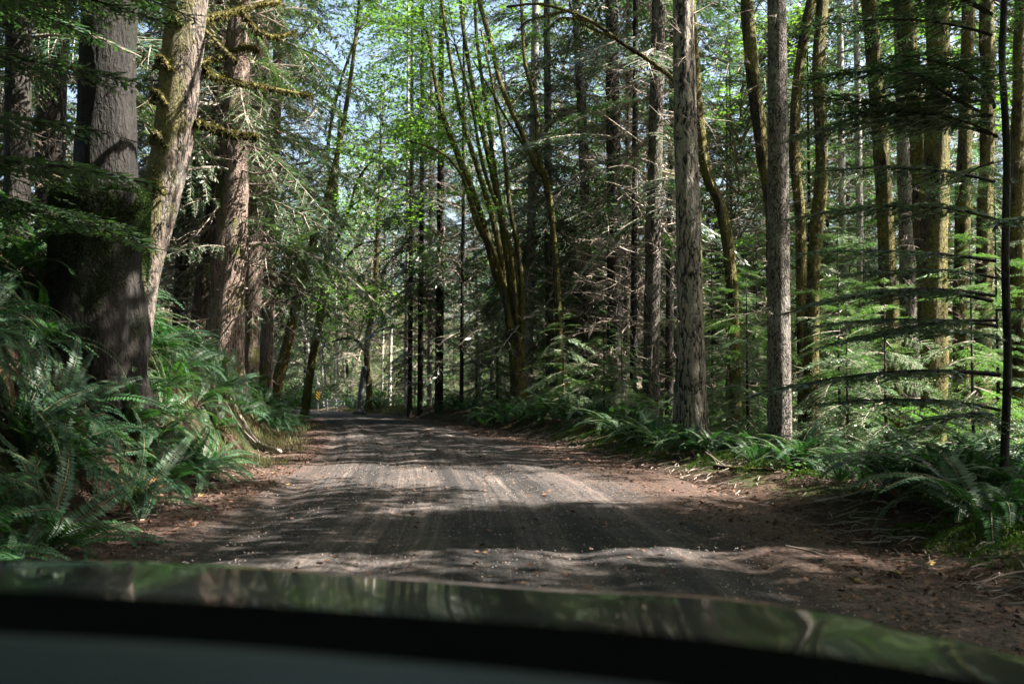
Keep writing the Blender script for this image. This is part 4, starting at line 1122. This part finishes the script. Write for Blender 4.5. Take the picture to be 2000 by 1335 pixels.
def litter():
    rg = np.random.default_rng(91)
    n = 60000
    y = 5 + 33 * rg.random(n) ** 1.6
    side = rg.random(n) < .5
    e = np.abs(rg.normal(0, 1.1, n))
    xL = _XL(y); xR = _XR(y)
    x = np.where(side, xR - .7 + e * 1.4 - .8 * rg.random(n), xL + 1.0 - e * 1.0)
    x = np.where(rg.random(n) < .14, xL + (xR - xL) * rg.random(n), x)
    z = ground(x, y) + .012
    d = nrm(np.concatenate([rg.normal(0, 1, (n, 2)), rg.normal(0, .15, (n, 1))], 1))
    s = nrm(np.cross(d, nrm(rg.normal(0, .4, (n, 3)) + [0, 0, 1.])))
    L = rg.uniform(.02, .07, n); W_ = L * rg.choice([.06, .12, .35], n)
    o = link('leaf_litter', soup('leaf_litter', rhombs(np.stack([x, y, z], -1), d, s, L, W_), [M_litter]))
    tag(o, 'brown fallen needles and dry leaves along both road edges', 'litter', kind='stuff')
    # fine twigs
    out = []
    for _ in range(1300):
        y = 5.5 + 26 * rg.random() ** 1.3
        if rg.random() < .6: x = float(_XR(y)) - .3 + abs(rg.normal(0, .8))
        else: x = float(_XL(y)) + .3 - abs(rg.normal(0, .6))
        L = rg.uniform(.08, .45); a = rg.random() * 6.28
        q = np.linspace(-.5, .5, 4)
        px = x + L * q * math.cos(a); py = y + L * q * math.sin(a)
        pz = ground(px, py) + .02 + .03 * rg.random() * np.array([0, 1, 1, .3])
        out.append(wood_soup(np.stack([px, py, pz], -1), np.full(4, rg.uniform(.002, .006)), 3))
    o = link('fallen_twigs', soup('fallen_twigs', np.concatenate(out), [M_twig])); tag(o, 'small dry twigs scattered along the road edges', 'twigs', kind='stuff')
    # gravel stones
    n = 9000
    y = 5 + 22 * rg.random(n) ** 1.5; x = _XL(y) + (_XR(y) - _XL(y)) * rg.random(n)
    r = rg.uniform(.003, .009, n)
    base = np.array([[1, 0, 0], [0, 1, 0], [-1, 0, 0], [0, -1, 0.]])
    a = rg.random(n) * 6.28; ca, sa = np.cos(a), np.sin(a)
    ring = np.stack([np.stack([b[0] * ca - b[1] * sa, b[0] * sa + b[1] * ca, 0 * a], -1) for b in base], 1) * (r[:, None, None] * rg.uniform(.7, 1.3, (n, 4, 1)))
    cpt = np.stack([x, y, ground(x, y, False) + .01], -1)
    ring = ring + cpt[:, None]
    topq = cpt[:, None] + (ring - cpt[:, None]) * .5 + np.array([0, 0, 1.]) * r[:, None, None] * .9
    qs = [topq]
    for i in range(4):
        j = (i + 1) % 4
        qs.append(np.stack([ring[:, i], ring[:, j], topq[:, j], topq[:, i]], 1))
    o = link('loose_gravel', soup('loose_gravel', np.concatenate(qs), [plain('gravel_stone', (.16, .14, .13), .85, .5, 3)])); tag(o, 'loose small stones on the road surface', 'gravel', kind='stuff')
litter()
def blades(name, label, cat, spots, per, L, mat, up=1.6, lean=.5):
    rg = np.random.default_rng(hash(name) % 1000 if False else len(name) * 7)
    Qs = []
    for (x0, y0, r) in spots:
        n = int(per * r * r)
        a = rg.random(n) * 6.28; q = r * np.sqrt(rg.random(n))
        x = x0 + q * np.cos(a); y = y0 + q * np.sin(a); z = ground(x, y)
        z = z + np.clip(1 - (q / r) ** 2, 0, 1) * (r * .32 if 'moss' in name else 0)
        d = nrm(np.concatenate([rg.normal(0, lean, (n, 2)), np.full((n, 1), up)], 1)); s = nrm(np.cross(d, rg.normal(0, 1, (n, 3))))
        LL = L * rg.uniform(.4, 1.2, n)
        Qs.append(rhombs(np.stack([x, y, z], -1), d, s, LL, LL * (.03 if 'grass' in name else .14)))
    o = link(name, soup(name, np.concatenate(Qs), [mat])); tag(o, label, cat, kind='stuff')
rg = np.random.default_rng(14)
spots = []
for _ in range(38):
    y = rg.uniform(17, 40); spots.append((float(_XL(y)) - rg.uniform(-.3, 1.1), y, rg.uniform(.2, .6)))
for _ in range(30):
    y = rg.uniform(44, 58); spots.append((float(_XR(y)) + rg.uniform(.2, 2.5), y, rg.uniform(.4, .9)))
blades('grass', 'pale green grass on the lower left bank and by the bend', 'grass', spots, 700, .22, M_grass)
spots = []
for y, o_, r in ((24, .5, .5), (22.5, .6, .6), (21, .5, .6), (19.6, .6, .5), (18.4, .5, .4), (16, .8, .5), (14.5, .9, .45), (13, 1.0, .4), (8.3, .55, .5), (7.7, .5, .4), (8.9, .75, .4), (9.2, .35, .22)):
    spots.append((float(_XR(y)) + o_, y, r))
for y, o_, r in ((8.4, .15, .4), (7.8, .1, .35), (8.9, .3, .3)):
    spots.append((float(_XL(y)) - o_, y, r))
blades('moss_patches', 'bright green moss cushions on the road verges', 'moss', spots, 9000, .035, M_mossg, 1.2, .7)

# fallen sticks and logs as things
def stick(name, label, pts, r0, r1, mat, cat='branch', group=None, lift=.03, twigs=0):
    w = []
    for (px, py, Y) in pts:
        p = P(px, py, Y); w.append([p.x, p.y, gz(p.x, p.y) + lift])
    w = np.array(w); base = w[0].copy()
    sp = spline(w, 20) - base
    parts = [tube(sp, np.linspace(r0, r1, 20), 10, disp=.2, seed=rh.random() * 9)]
    for k in range(twigs):
        i = int(rh.integers(4, 17)); d = nrm(np.array([rh.normal(), rh.normal(), .5])); q = np.linspace(0, 1, 6)[:, None]
        parts.append(tube(sp[i] + d * q * .35 + rh.normal(0, .04, 3) * q ** 2, np.linspace(r1 * .7, r1 * .3, 6), 6))
    V, Fq = merge(parts)
    o = link(name, mesh(name, V, Fq, [mat])); o.location = base
    tag(o, label, cat, group)
    return o
M_bleach = plain('bleached_wood', (.26, .215, .175), .8, .3, 12, .4)
stick('fallen_log', 'bleached log lying down the sunlit left bank among grass', [(446, 776, 21.6), (498, 812, 20.7), (548, 850, 19.8)], .06, .04, M_bleach, 'log', lift=.06)
stick('fallen_branch', 'curved bare branch standing out of the bank above the bleached log', [(440, 800, 19.5), (470, 805, 19.6), (500, 830, 19.8)], .02, .01, M_bleach, lift=.16)
stick('fallen_branch', 'long pale stick lying in the litter on the right shoulder', [(1590, 1000, 11.2), (1650, 1004, 11.2), (1705, 998, 11.5)], .013, .006, M_bleach, twigs=4)
stick('fallen_branch', 'thin dark curved stick on the near right shoulder', [(1535, 1075, 8.5), (1580, 1085, 8.3), (1620, 1098, 8.0)], .008, .005, M_twig)
stick('fallen_branch', 'mossy rotten branch along the verge between the furrowed and scaly trunks', [(1395, 935, 15.6), (1450, 950, 14.8), (1530, 972, 13.6)], .03, .018, M_mossbark)
stick('fallen_branch', 'broken stick leaning out of the ferns below the furrowed fir', [(1385, 915, 16.2), (1410, 930, 15.5), (1440, 945, 15)], .025, .012, M_twig, twigs=3)
stick('fallen_branch', 'bare forked stick on the left shoulder below the ferns', [(480, 890, 17), (495, 905, 16.6), (515, 925, 15.6)], .008, .004, M_bleach, twigs=3)

# single larger fallen leaves
M_leaf = plain('dry_leaf', (.24, .165, .06), .6, .35, 9, .2)
for i, (px, Y, wh) in enumerate(((1810, 7.9, 'pale yellow leaf lying on the near right shoulder below the moss cushion'), (1665, 7.1, 'brown curled leaf on the near right shoulder close to the hood'), (1745, 7.4, 'dry leaf between the hood and the near right moss cushion'),
        (1500, 7.5, 'dry leaf left of the thin dark curved stick'), (558, 13.6, 'small yellow leaf alone on the left side of the road'), (392, 12.6, 'brown leaf on the left shoulder below the ferns'), (1600, 9.6, 'dry leaf in front of the long pale stick'))):
    p = P(px, 1000, Y); rg = np.random.default_rng(i); z = float(ground(p.x, Y)) + .025
    V = []; 
    m_ = 10; a = np.linspace(0, 2 * math.pi, m_ * 2, endpoint=False); rr_ = .055 * np.where(np.arange(m_ * 2) % 2, .55, 1.0) * (1 + .2 * np.cos(a))
    ring = np.stack([rr_ * np.cos(a), rr_ * np.sin(a), .012 * np.cos(a * 2 + i) + .004], -1)
    V = np.vstack([ring, ring * .45 - [0, 0, .004]]); k_ = np.arange(m_ * 2); k2 = (k_ + 1) % (m_ * 2)
    Fq = np.vstack([np.stack([k_, k2, k2 + m_ * 2, k_ + m_ * 2], -1)] + [np.array([[m_ * 2 + j, m_ * 2 + j + 1, m_ * 4 - 2 - j, m_ * 4 - 1 - j]]) for j in range(0, m_ - 1)])
    o = link('fallen_leaf', mesh('fallen_leaf', V, Fq, [M_leaf])); o.location = (p.x, Y, z); o.rotation_euler = (rg.normal(0, .2), rg.normal(0, .2), rg.random() * 6)
    tag(o, wh, 'leaf', 'single fallen leaves on the road')

# stranded pieces by the bend: fence, gate rail, hazard marker, grey post, black stone
M_plank = plain('weathered_fence_wood', (.20, .17, .145), .85, .35, 9, .4)
M_rail = plain('galvanised_rail', (.16, .17, .175), .45, .15, 5, .05, metal=.5)
def box(x0, x1, y0, y1, z0, z1):
    V = np.array([[x0, y0, z0], [x1, y0, z0], [x1, y1, z0], [x0, y1, z0], [x0, y0, z1], [x1, y0, z1], [x1, y1, z1], [x0, y1, z1]], float)
    Fq = np.array([[0, 3, 2, 1], [4, 5, 6, 7], [0, 1, 5, 4], [1, 2, 6, 5], [2, 3, 7, 6], [3, 0, 4, 7]])
    return V, Fq
def fence():
    Y = 72
    a = P(592, 797, Y); b = P(619, 798, Y - 2)
    e = empty('bridge_fence', (a.x, a.y, gz(a.x, a.y))); tag(e, 'weathered picket bridge railing where the road disappears left', 'fence')
    n = 10
    V, Fq = box(-.04, .04, -.03, .03, 0, .72)
    pk = mesh('picket', V, Fq, [M_plank], smooth=False)
    for i in range(n):
        t_ = i / (n - 1); x = a.x + (b.x - a.x) * t_; y = a.y + (b.y - a.y) * t_
        o = link('picket', pk, e); o.location = (x - a.x, y - a.y, gz(x, y) - gz(a.x, a.y))
    L = math.hypot(b.x - a.x, b.y - a.y)
    for z in (.18, .62):
        V, Fq = box(-.1, L + .1, -.075, -.035, z, z + .09)
        o = link('rail', mesh('rail', V, Fq, [M_plank], smooth=False), e); o.rotation_euler = (0, 0, math.atan2(b.y - a.y, b.x - a.x))
fence()
def guard():
    a = P(638, 802, 62); b = P(690, 806, 57)
    e = empty('metal_guardrail', (a.x, a.y, gz(a.x, a.y))); tag(e, 'pale tubular two-bar railing right of the striped marker', 'railing')
    L = math.hypot(b.x - a.x, b.y - a.y); an = math.atan2(b.y - a.y, b.x - a.x); g0 = gz(a.x, a.y)
    for z in (.36, .62):
        V, Fq = tube([[0, 0, z], [L / 2, 0, z], [L, 0, z]], [.035] * 3, 8)
        o = link('rail', mesh('rail', V, Fq, [M_rail]), e); o.rotation_euler = (0, 0, an)
    V, Fq = tube([[0, 0, -.3], [0, 0, .75]], [.05, .05], 8); pm = mesh('post', V, Fq, [M_rail])
    for t_ in (.02, .36, .68, .98):
        o = link('post', pm, e); o.location = ((b.x - a.x) * t_, (b.y - a.y) * t_, 0)
guard()
def marker():
    p = P(621, 790, 66)
    g = gz(p.x, p.y); z0 = P(621, 780, 66).z; z1 = P(621, 764, 66).z
    e = empty('hazard_marker', (p.x, p.y, g)); tag(e, 'yellow and black diagonally striped hazard marker at the road bend', 'road sign')
    m, nt = newmat('striped_marker_face')
    tc = nt.nodes.new('ShaderNodeTexCoord'); s = nt.nodes.new('ShaderNodeSeparateXYZ'); nt.links.new(tc.outputs['Object'], s.inputs[0])
    v = mth(nt, 'FRACT', mth(nt, 'MULTIPLY', mth(nt, 'SUBTRACT', s.outputs[2], mth(nt, 'MULTIPLY', s.outputs[0], -1.0)), 5.2))
    st = mth(nt, 'GREATER_THAN', v, .5)
    c = mixc(nt, st, (.012, .012, .012), (.62, .38, .03))
    bs = nt.nodes.new('ShaderNodeBsdfPrincipled'); bs.inputs['Roughness'].default_value = .4; nt.links.new(c, bs.inputs['Base Color'])
    o = nt.nodes.new('ShaderNodeOutputMaterial'); nt.links.new(bs.outputs[0], o.inputs['Surface'])
    V, Fq = box(-.13, .13, -.006, .006, z0 - g, z1 - g)
    link('striped_panel', mesh('striped_panel', V, Fq, [m], smooth=False), e)
    V, Fq = box(-.03, .03, .010, .06, -.3, z1 - g - .03)
    link('post', mesh('post', V, Fq, [M_rail], smooth=False), e)
marker()
def greypost():
    Y = 50
    a = P(702, 800, Y); t_ = P(712, 716, Y)
    e = empty('weathered_snag', (a.x, a.y, gz(a.x, a.y))); tag(e, 'leaning flat-topped grey dead trunk stub by the bend', 'snag')
    w = np.array([[0, 0, -.3], list((t_ - a) * .5 + Vector((0, 0, a.z - gz(a.x, a.y)))), list(t_ - Vector((a.x, a.y, gz(a.x, a.y))))])
    V, Fq = tube(spline(w, 20), np.linspace(.19, .15, 20), 16, disp=.12, seed=3)
    link('trunk', mesh('trunk', V, Fq, [plain('silver_dead_wood', (.09, .09, .09), .7, .4, 14, .6)]), e)
greypost()
def rock():
    p = P(701, 808, 47)
    V, Fq = tube(np.stack([np.zeros(12), np.zeros(12), np.linspace(-.1, .26, 12)], -1), .26 * np.sqrt(np.clip(1 - np.linspace(-.2, 1, 12) ** 2, .01, 1)), 16, disp=.35, seed=6)
    o = link('black_boulder', mesh('black_boulder', V, Fq, [plain('black_rock', (.012, .012, .013), .8, .4, 10)])); o.location = (p.x, p.y, gz(p.x, p.y))
    o.scale = (1.3, 1, 1); tag(o, 'small black boulder on the far right road edge before the bend', 'rock')
rock()
# thin pale alders beyond the bend
for i, (b_, t_, Y, w) in enumerate((((628, 775), (612, 718), 74, 7), ((632, 775), (628, 700), 76, 5), ((640, 780), (634, 715), 78, 5), ((652, 780), (656, 700), 76, 5), ((664, 785), (660, 690), 72, 7),
                             ((684, 785), (690, 700), 74, 6), ((677, 785), (674, 740), 70, 4), ((602, 760), (602, 710), 82, 5), ((760, 805), (764, 640), 66, 7), ((745, 805), (748, 660), 70, 6), ((960, 800), (962, 560), 52, 9), ((985, 800), (986, 600), 50, 8), ((940, 805), (930, 560), 48, 7))):
    hero('alder_tree', 'slim pale alder stem beyond the road bend', [b_, t_, (t_[0] * 2 - b_[0], t_[1] * 2 - b_[1])], Y, w, 17, M_alder, BROAD[i % 3] if i % 2 else None, None, (.1, 3, .3), group='slim pale alders beyond the bend', sides=10, n=24, wtop=w * .8)

# ------------------------------------------------------------------ the car the picture is taken from
def car():
    e = empty('car', (-.45, 0, 0)); tag(e, 'dark glossy car seen from inside, its hood mirroring the woods', 'car')
    OX = -.45
    m, nt = newmat('dark_car_paint')
    bs = nt.nodes.new('ShaderNodeBsdfPrincipled')
    bs.inputs['Base Color'].default_value = (.002, .004, .006, 1); bs.inputs['Metallic'].default_value = 0
    bs.inputs['Roughness'].default_value = .30; bs.inputs['Coat Weight'].default_value = .8; bs.inputs['Coat Roughness'].default_value = .05; bs.inputs['Coat IOR'].default_value = 1.33; bs.inputs['Specular IOR Level'].default_value = .1
    tc = nt.nodes.new('ShaderNodeTexCoord')
    bp = nt.nodes.new('ShaderNodeBump'); bp.inputs['Strength'].default_value = .25; bp.inputs['Distance'].default_value = .003
    nt.links.new(noise(nt, tc.outputs['Object'], 3., 2), bp.inputs['Height']); nt.links.new(bp.outputs[0], bs.inputs['Coat Normal'])
    o = nt.nodes.new('ShaderNodeOutputMaterial'); nt.links.new(bs.outputs[0], o.inputs['Surface'])
    M_paint = m
    M_black = plain('black_cowl_plastic', (.0025, .0028, .003), .95, .2, 30, .1, spec=.0)
    M_dash = plain('blue_grey_dashboard_vinyl', (.005, .011, .017), .6, .06, 60, .15, spec=.3)
    # hood: outer edge (far lip) read from the silhouette, cowl line near the windscreen
    lip_px = [(-500, 1086, 2.3), (0, 1090, 2.3), (400, 1100, 2.3), (800, 1128, 2.25), (1100, 1150, 2.2), (1350, 1160, 2.1), (1600, 1190, 1.8), (1800, 1230, 1.5), (2000, 1288, 1.22), (2200, 1372, 1.0)]
    lip = np.array([list(P(*q)) for q in lip_px]); lip[:, 0] -= OX
    cz = [1.135, 1.13, 1.125, 1.12, 1.115, 1.11, 1.10, 1.095, 1.09, 1.085]
    cx = np.linspace(-1.35, .62, 10) - OX
    cow = np.array([[x, .86 - .02 * ((x) / .9) ** 2 * 4, z - .05] for x, z in zip(cx, cz)])
    n = 60
    A = spline(lip, n); B = spline(cow, n)
    m_ = 26
    rows = []
    for k in range(m_):
        t_ = k / (m_ - 1)
        row = A * (1 - t_) + B * t_
        # pressed shape: bulge in the middle and creases running forward
        lat = np.linspace(0, 1, n)
        bul = .028 * np.sin(math.pi * t_) * 1.0
        crease = .012 * np.exp(-((lat - .70) / .03) ** 2) * np.sin(math.pi * min(1, t_ * 1.5)) - .006 * np.exp(-((lat - .76) / .03) ** 2)
        row = row.copy(); row[:, 2] += bul + crease * (1 - t_)
        rows.append(row)
    # front lip rolls down and away
    pre = []
    for dy, dz in ((.0, -.34), (.03, -.16), (.035, -.06), (.022, -.018)):
        q = A.copy(); nrmv = np.stack([np.gradient(A[:, 1]), -np.gradient(A[:, 0])], -1) * -1
        nrmv /= np.linalg.norm(nrmv, axis=1, keepdims=True)
        q[:, 0] += nrmv[:, 0] * -dy * -1 ; q[:, 1] += abs(dy) * np.abs(nrmv[:, 1]); q[:, 2] += dz; pre.append(q)
    G = np.array(pre + rows)
    ny, nx = G.shape[:2]
    i = np.arange(ny - 1)[:, None] * nx; j = np.arange(nx - 1)[None]
    Fq = np.stack([i + j, i + nx + j, i + nx + j + 1, i + j + 1], -1).reshape(-1, 4)
    link('hood', mesh('hood', G.reshape(-1, 3), Fq, [M_paint]), e)
    # black cowl between hood and windscreen, read from the photo's dark band
    top_px = [(-400, 1140), (0, 1152), (350, 1170), (700, 1192), (1050, 1218), (1350, 1243), (1700, 1290), (2000, 1345), (2300, 1410)]
    c1 = np.array([list(P(x, y, .80)) for x, y in top_px]); c1[:, 0] -= OX
    dash_px = [(-400, 1222), (0, 1238), (350, 1256), (700, 1283), (1050, 1316), (1350, 1350), (1700, 1400), (2000, 1450), (2300, 1500)]
    d1 = np.array([list(P(x, y, .60)) for x, y in dash_px]); d1[:, 0] -= OX
    c1 = spline(c1, 40); d1 = spline(d1, 40)
    c0 = c1 + [0, .05, -.12]
    mid1 = c1 + [0, -.02, .000]; low = (c1 + d1) / 2 + [0, 0, -.03]; d0 = d1 + [0, .02, -.05]
    def sheet(name, rows_, mat):
        G = np.array(rows_); ny, nx = G.shape[:2]
        i = np.arange(ny - 1)[:, None] * nx; j = np.arange(nx - 1)[None]
        Fq = np.stack([i + j, i + nx + j, i + nx + j + 1, i + j + 1], -1).reshape(-1, 4)
        return link(name, mesh(name, G.reshape(-1, 3), Fq, [mat]), e)
    sheet('cowl', [c0, c1 + [0, .012, -.01], c1, mid1 + [0, -.02, -.01], low, d0], M_black)
    sheet('dashboard', [d0 + [0, .004, 0], d1 + [0, .01, -.008], d1, d1 + [0, -.04, .004], d1 + [0, -.12, .0], d1 + [0, -.2, -.02], d1 + [0, -.3, -.07], d1 + [0, -.34, -.3]], M_dash)
    # roof above the seats and windscreen pillars
    xs_ = np.linspace(-.62, .98, 16) ; rows_ = []
    for y, z in ((.10, 1.64), (.06, 1.66), (-.3, 1.70), (-1.2, 1.71), (-2.0, 1.66)):
        rows_.append(np.stack([xs_ - .18, np.full(16, y) - .05 * (xs_ / .8) ** 2, z - .06 * ((xs_ - .18) / .8) ** 4], -1))
    low_ = [r_ + [0, 0, -.03] for r_ in rows_[::-1]]
    sheet('roof', rows_ + low_ + [rows_[0]], M_black)
    for sx, bx in ((-1, -1.02), (1, 1.10)):
        V, Fq = tube(spline([[bx, .85, 1.0], [bx - sx * .06, .5, 1.32], [bx - sx * .22, .06, 1.64]], 12), [.035] * 12, 8)
        link('windscreen_pillar', mesh('windscreen_pillar', V, Fq, [M_black]), e)
    # flanks and floor keep the cabin dark
    for sx in (-1.02, 1.10):
        V, Fq = box(sx - .03, sx + .03, -2.0, .9, .35, 1.0); link('door', mesh('door', V, Fq, [M_paint], smooth=False), e)
    V, Fq = box(-.99, 1.07, -2.0, .9, .30, .34); link('floor_pan', mesh('floor_pan', V, Fq, [M_black], smooth=False), e)
    V, Fq = box(-.99, 1.07, -2.06, -2.0, .3, 1.6); link('tailgate', mesh('tailgate', V, Fq, [M_black], smooth=False), e)
    # front wheels
    for sx in (-.95, .98):
        a = np.linspace(0, 2 * math.pi, 33)[:-1]
        prof = [(-.1, .18), (-.1, .30), (-.07, .34), (.07, .34), (.1, .30), (.1, .18)]
        V = np.array([[sx + p, 1.45 + r_ * math.cos(t_), .345 + r_ * math.sin(t_)] for p, r_ in prof for t_ in a])
        i = np.arange(5)[:, None] * 32; j = np.arange(32)[None]; j2 = (j + 1) % 32
        Fq = np.stack([i + j, i + j2, i + 32 + j2, i + 32 + j], -1).reshape(-1, 4)
        w = link('wheel', mesh('wheel', V, Fq, [M_black]), e)
        V, Fq = tube([[sx - .06, 1.45, .345], [sx, 1.45, .345], [sx + .06, 1.45, .345]], [.2, .17, .2], 20)
        link('rim', mesh('rim', V, Fq, [M_rail]), w)
car()
print('objects', len(bpy.data.objects))
for o in bpy.data.objects:
    if o.name.split('.')[0] == 'moss': o['kind'] = 'stuff'

def shrub(px, Y, w, h, label):
    p = P(px, 790, Y); g = gz(p.x, Y); rg = np.random.default_rng(int(px))
    e = empty('leafy_shrub', (p.x, Y, g)); tag(e, label, 'shrub')
    cc = [np.array([rg.normal(0, w * .4), rg.normal(0, w * .3), rg.uniform(.2, h)]) for _ in range(16)]; rr = list(rg.uniform(.4, .8, 16) * w / 2)
    W = twiggy(rg, cc, rr, [[0, 0, 0.], [0, 0, .3 * h]]); Lq = leaf_cloud(rg, cc, rr, 200, .12, .8, False)
    link('crown', soup('crown', np.concatenate([W, Lq]), [M_twigmoss, M_under], np.concatenate([np.zeros(len(W), int), np.ones(len(Lq), int)])), e)
shrub(596, 80, 2.2, 2.4, 'rounded green shrub behind the picket bridge railing')
shrub(575, 68, 2.0, 1.8, 'green shrub at the left end of the picket bridge railing')
shrub(740, 60, 1.6, 1.0, 'low green shrub between the grey dead stub and the far dark trunks')

# labels that single out the look-alikes by the landmark they stand beside
LM = [(px, Y, ph, P(px, 800, Y).x) for px, Y, ph in ((1356, 19.5, 'the furrowed fir'), (1524, 17.3, 'the scaly grey trunk'), (1270, 26, 'the sunlit fir'), (1200, 30, 'the straight dark trunk'),
      (1012, 33, 'the many-stemmed maple'), (1098, 31, 'the slender split maple'), (1584, 20, 'the knobbly mossy trunk'), (1748, 18, 'the left-bending mossy trunk'), (1822, 16.5, 'the black-sided mossy trunk'),
      (1966, 10, 'the black conifer stem'), (857, 42, 'the thickest far dark trunk'), (702, 50, 'the grey dead stub'), (262, 13.5, 'the leaning mossy trunk'), (436, 25, 'the widest flared cedar'), (545, 33, 'the trunk leaning over the road'))]
seen = {}
todo = []
for o in bpy.data.objects:
    if o.parent or not o.get('group'): continue
    g = o['group']
    if not any(k in g for k in ('right verge', 'understory', 'right woods', 'left slope', 'beyond the bend')): continue
    x, y = o.location.x, o.location.y
    best = min(LM, key=lambda q: (q[3] - x) ** 2 + (q[1] - y) ** 2 * .6)
    px = 1000 + F_PX * x / y
    dpx = px - best[0]; dz = y - best[1]
    if abs(dz) > 5 and abs(dpx) < 60: rel = 'straight behind' if dz > 0 else 'straight in front of'
    elif dz > 6: rel = ('far behind and right of' if dpx > 0 else 'far behind and left of')
    else: rel = 'just right of' if dpx > 0 else 'just left of'
    todo.append(((x - best[3]) ** 2 + (y - best[1]) ** 2, o, rel, best[2]))
NOUN = {'sword_fern': 'sword fern clump', 'young_hemlock': 'young layered hemlock', 'fir_tree': 'tall fir', 'cedar_tree': 'tall cedar', 'hemlock_tree': 'tall low-boughed hemlock', 'alder_tree': 'slim pale alder'}
for d_, o, rel, ph in sorted(todo, key=lambda q: q[0]):
    nn = NOUN.get(o.name.split('.')[0], 'tree')
    if 'half-grown' in o['group']: nn = 'half-grown bushy hemlock'
    k = (nn, rel, ph); seen[k] = seen.get(k, 0) + 1
    n_ = seen[k]
    o['label'] = ('nearest ' if n_ == 1 else ordinal(n_) + ' nearest ') + nn + ' ' + rel + ' ' + ph
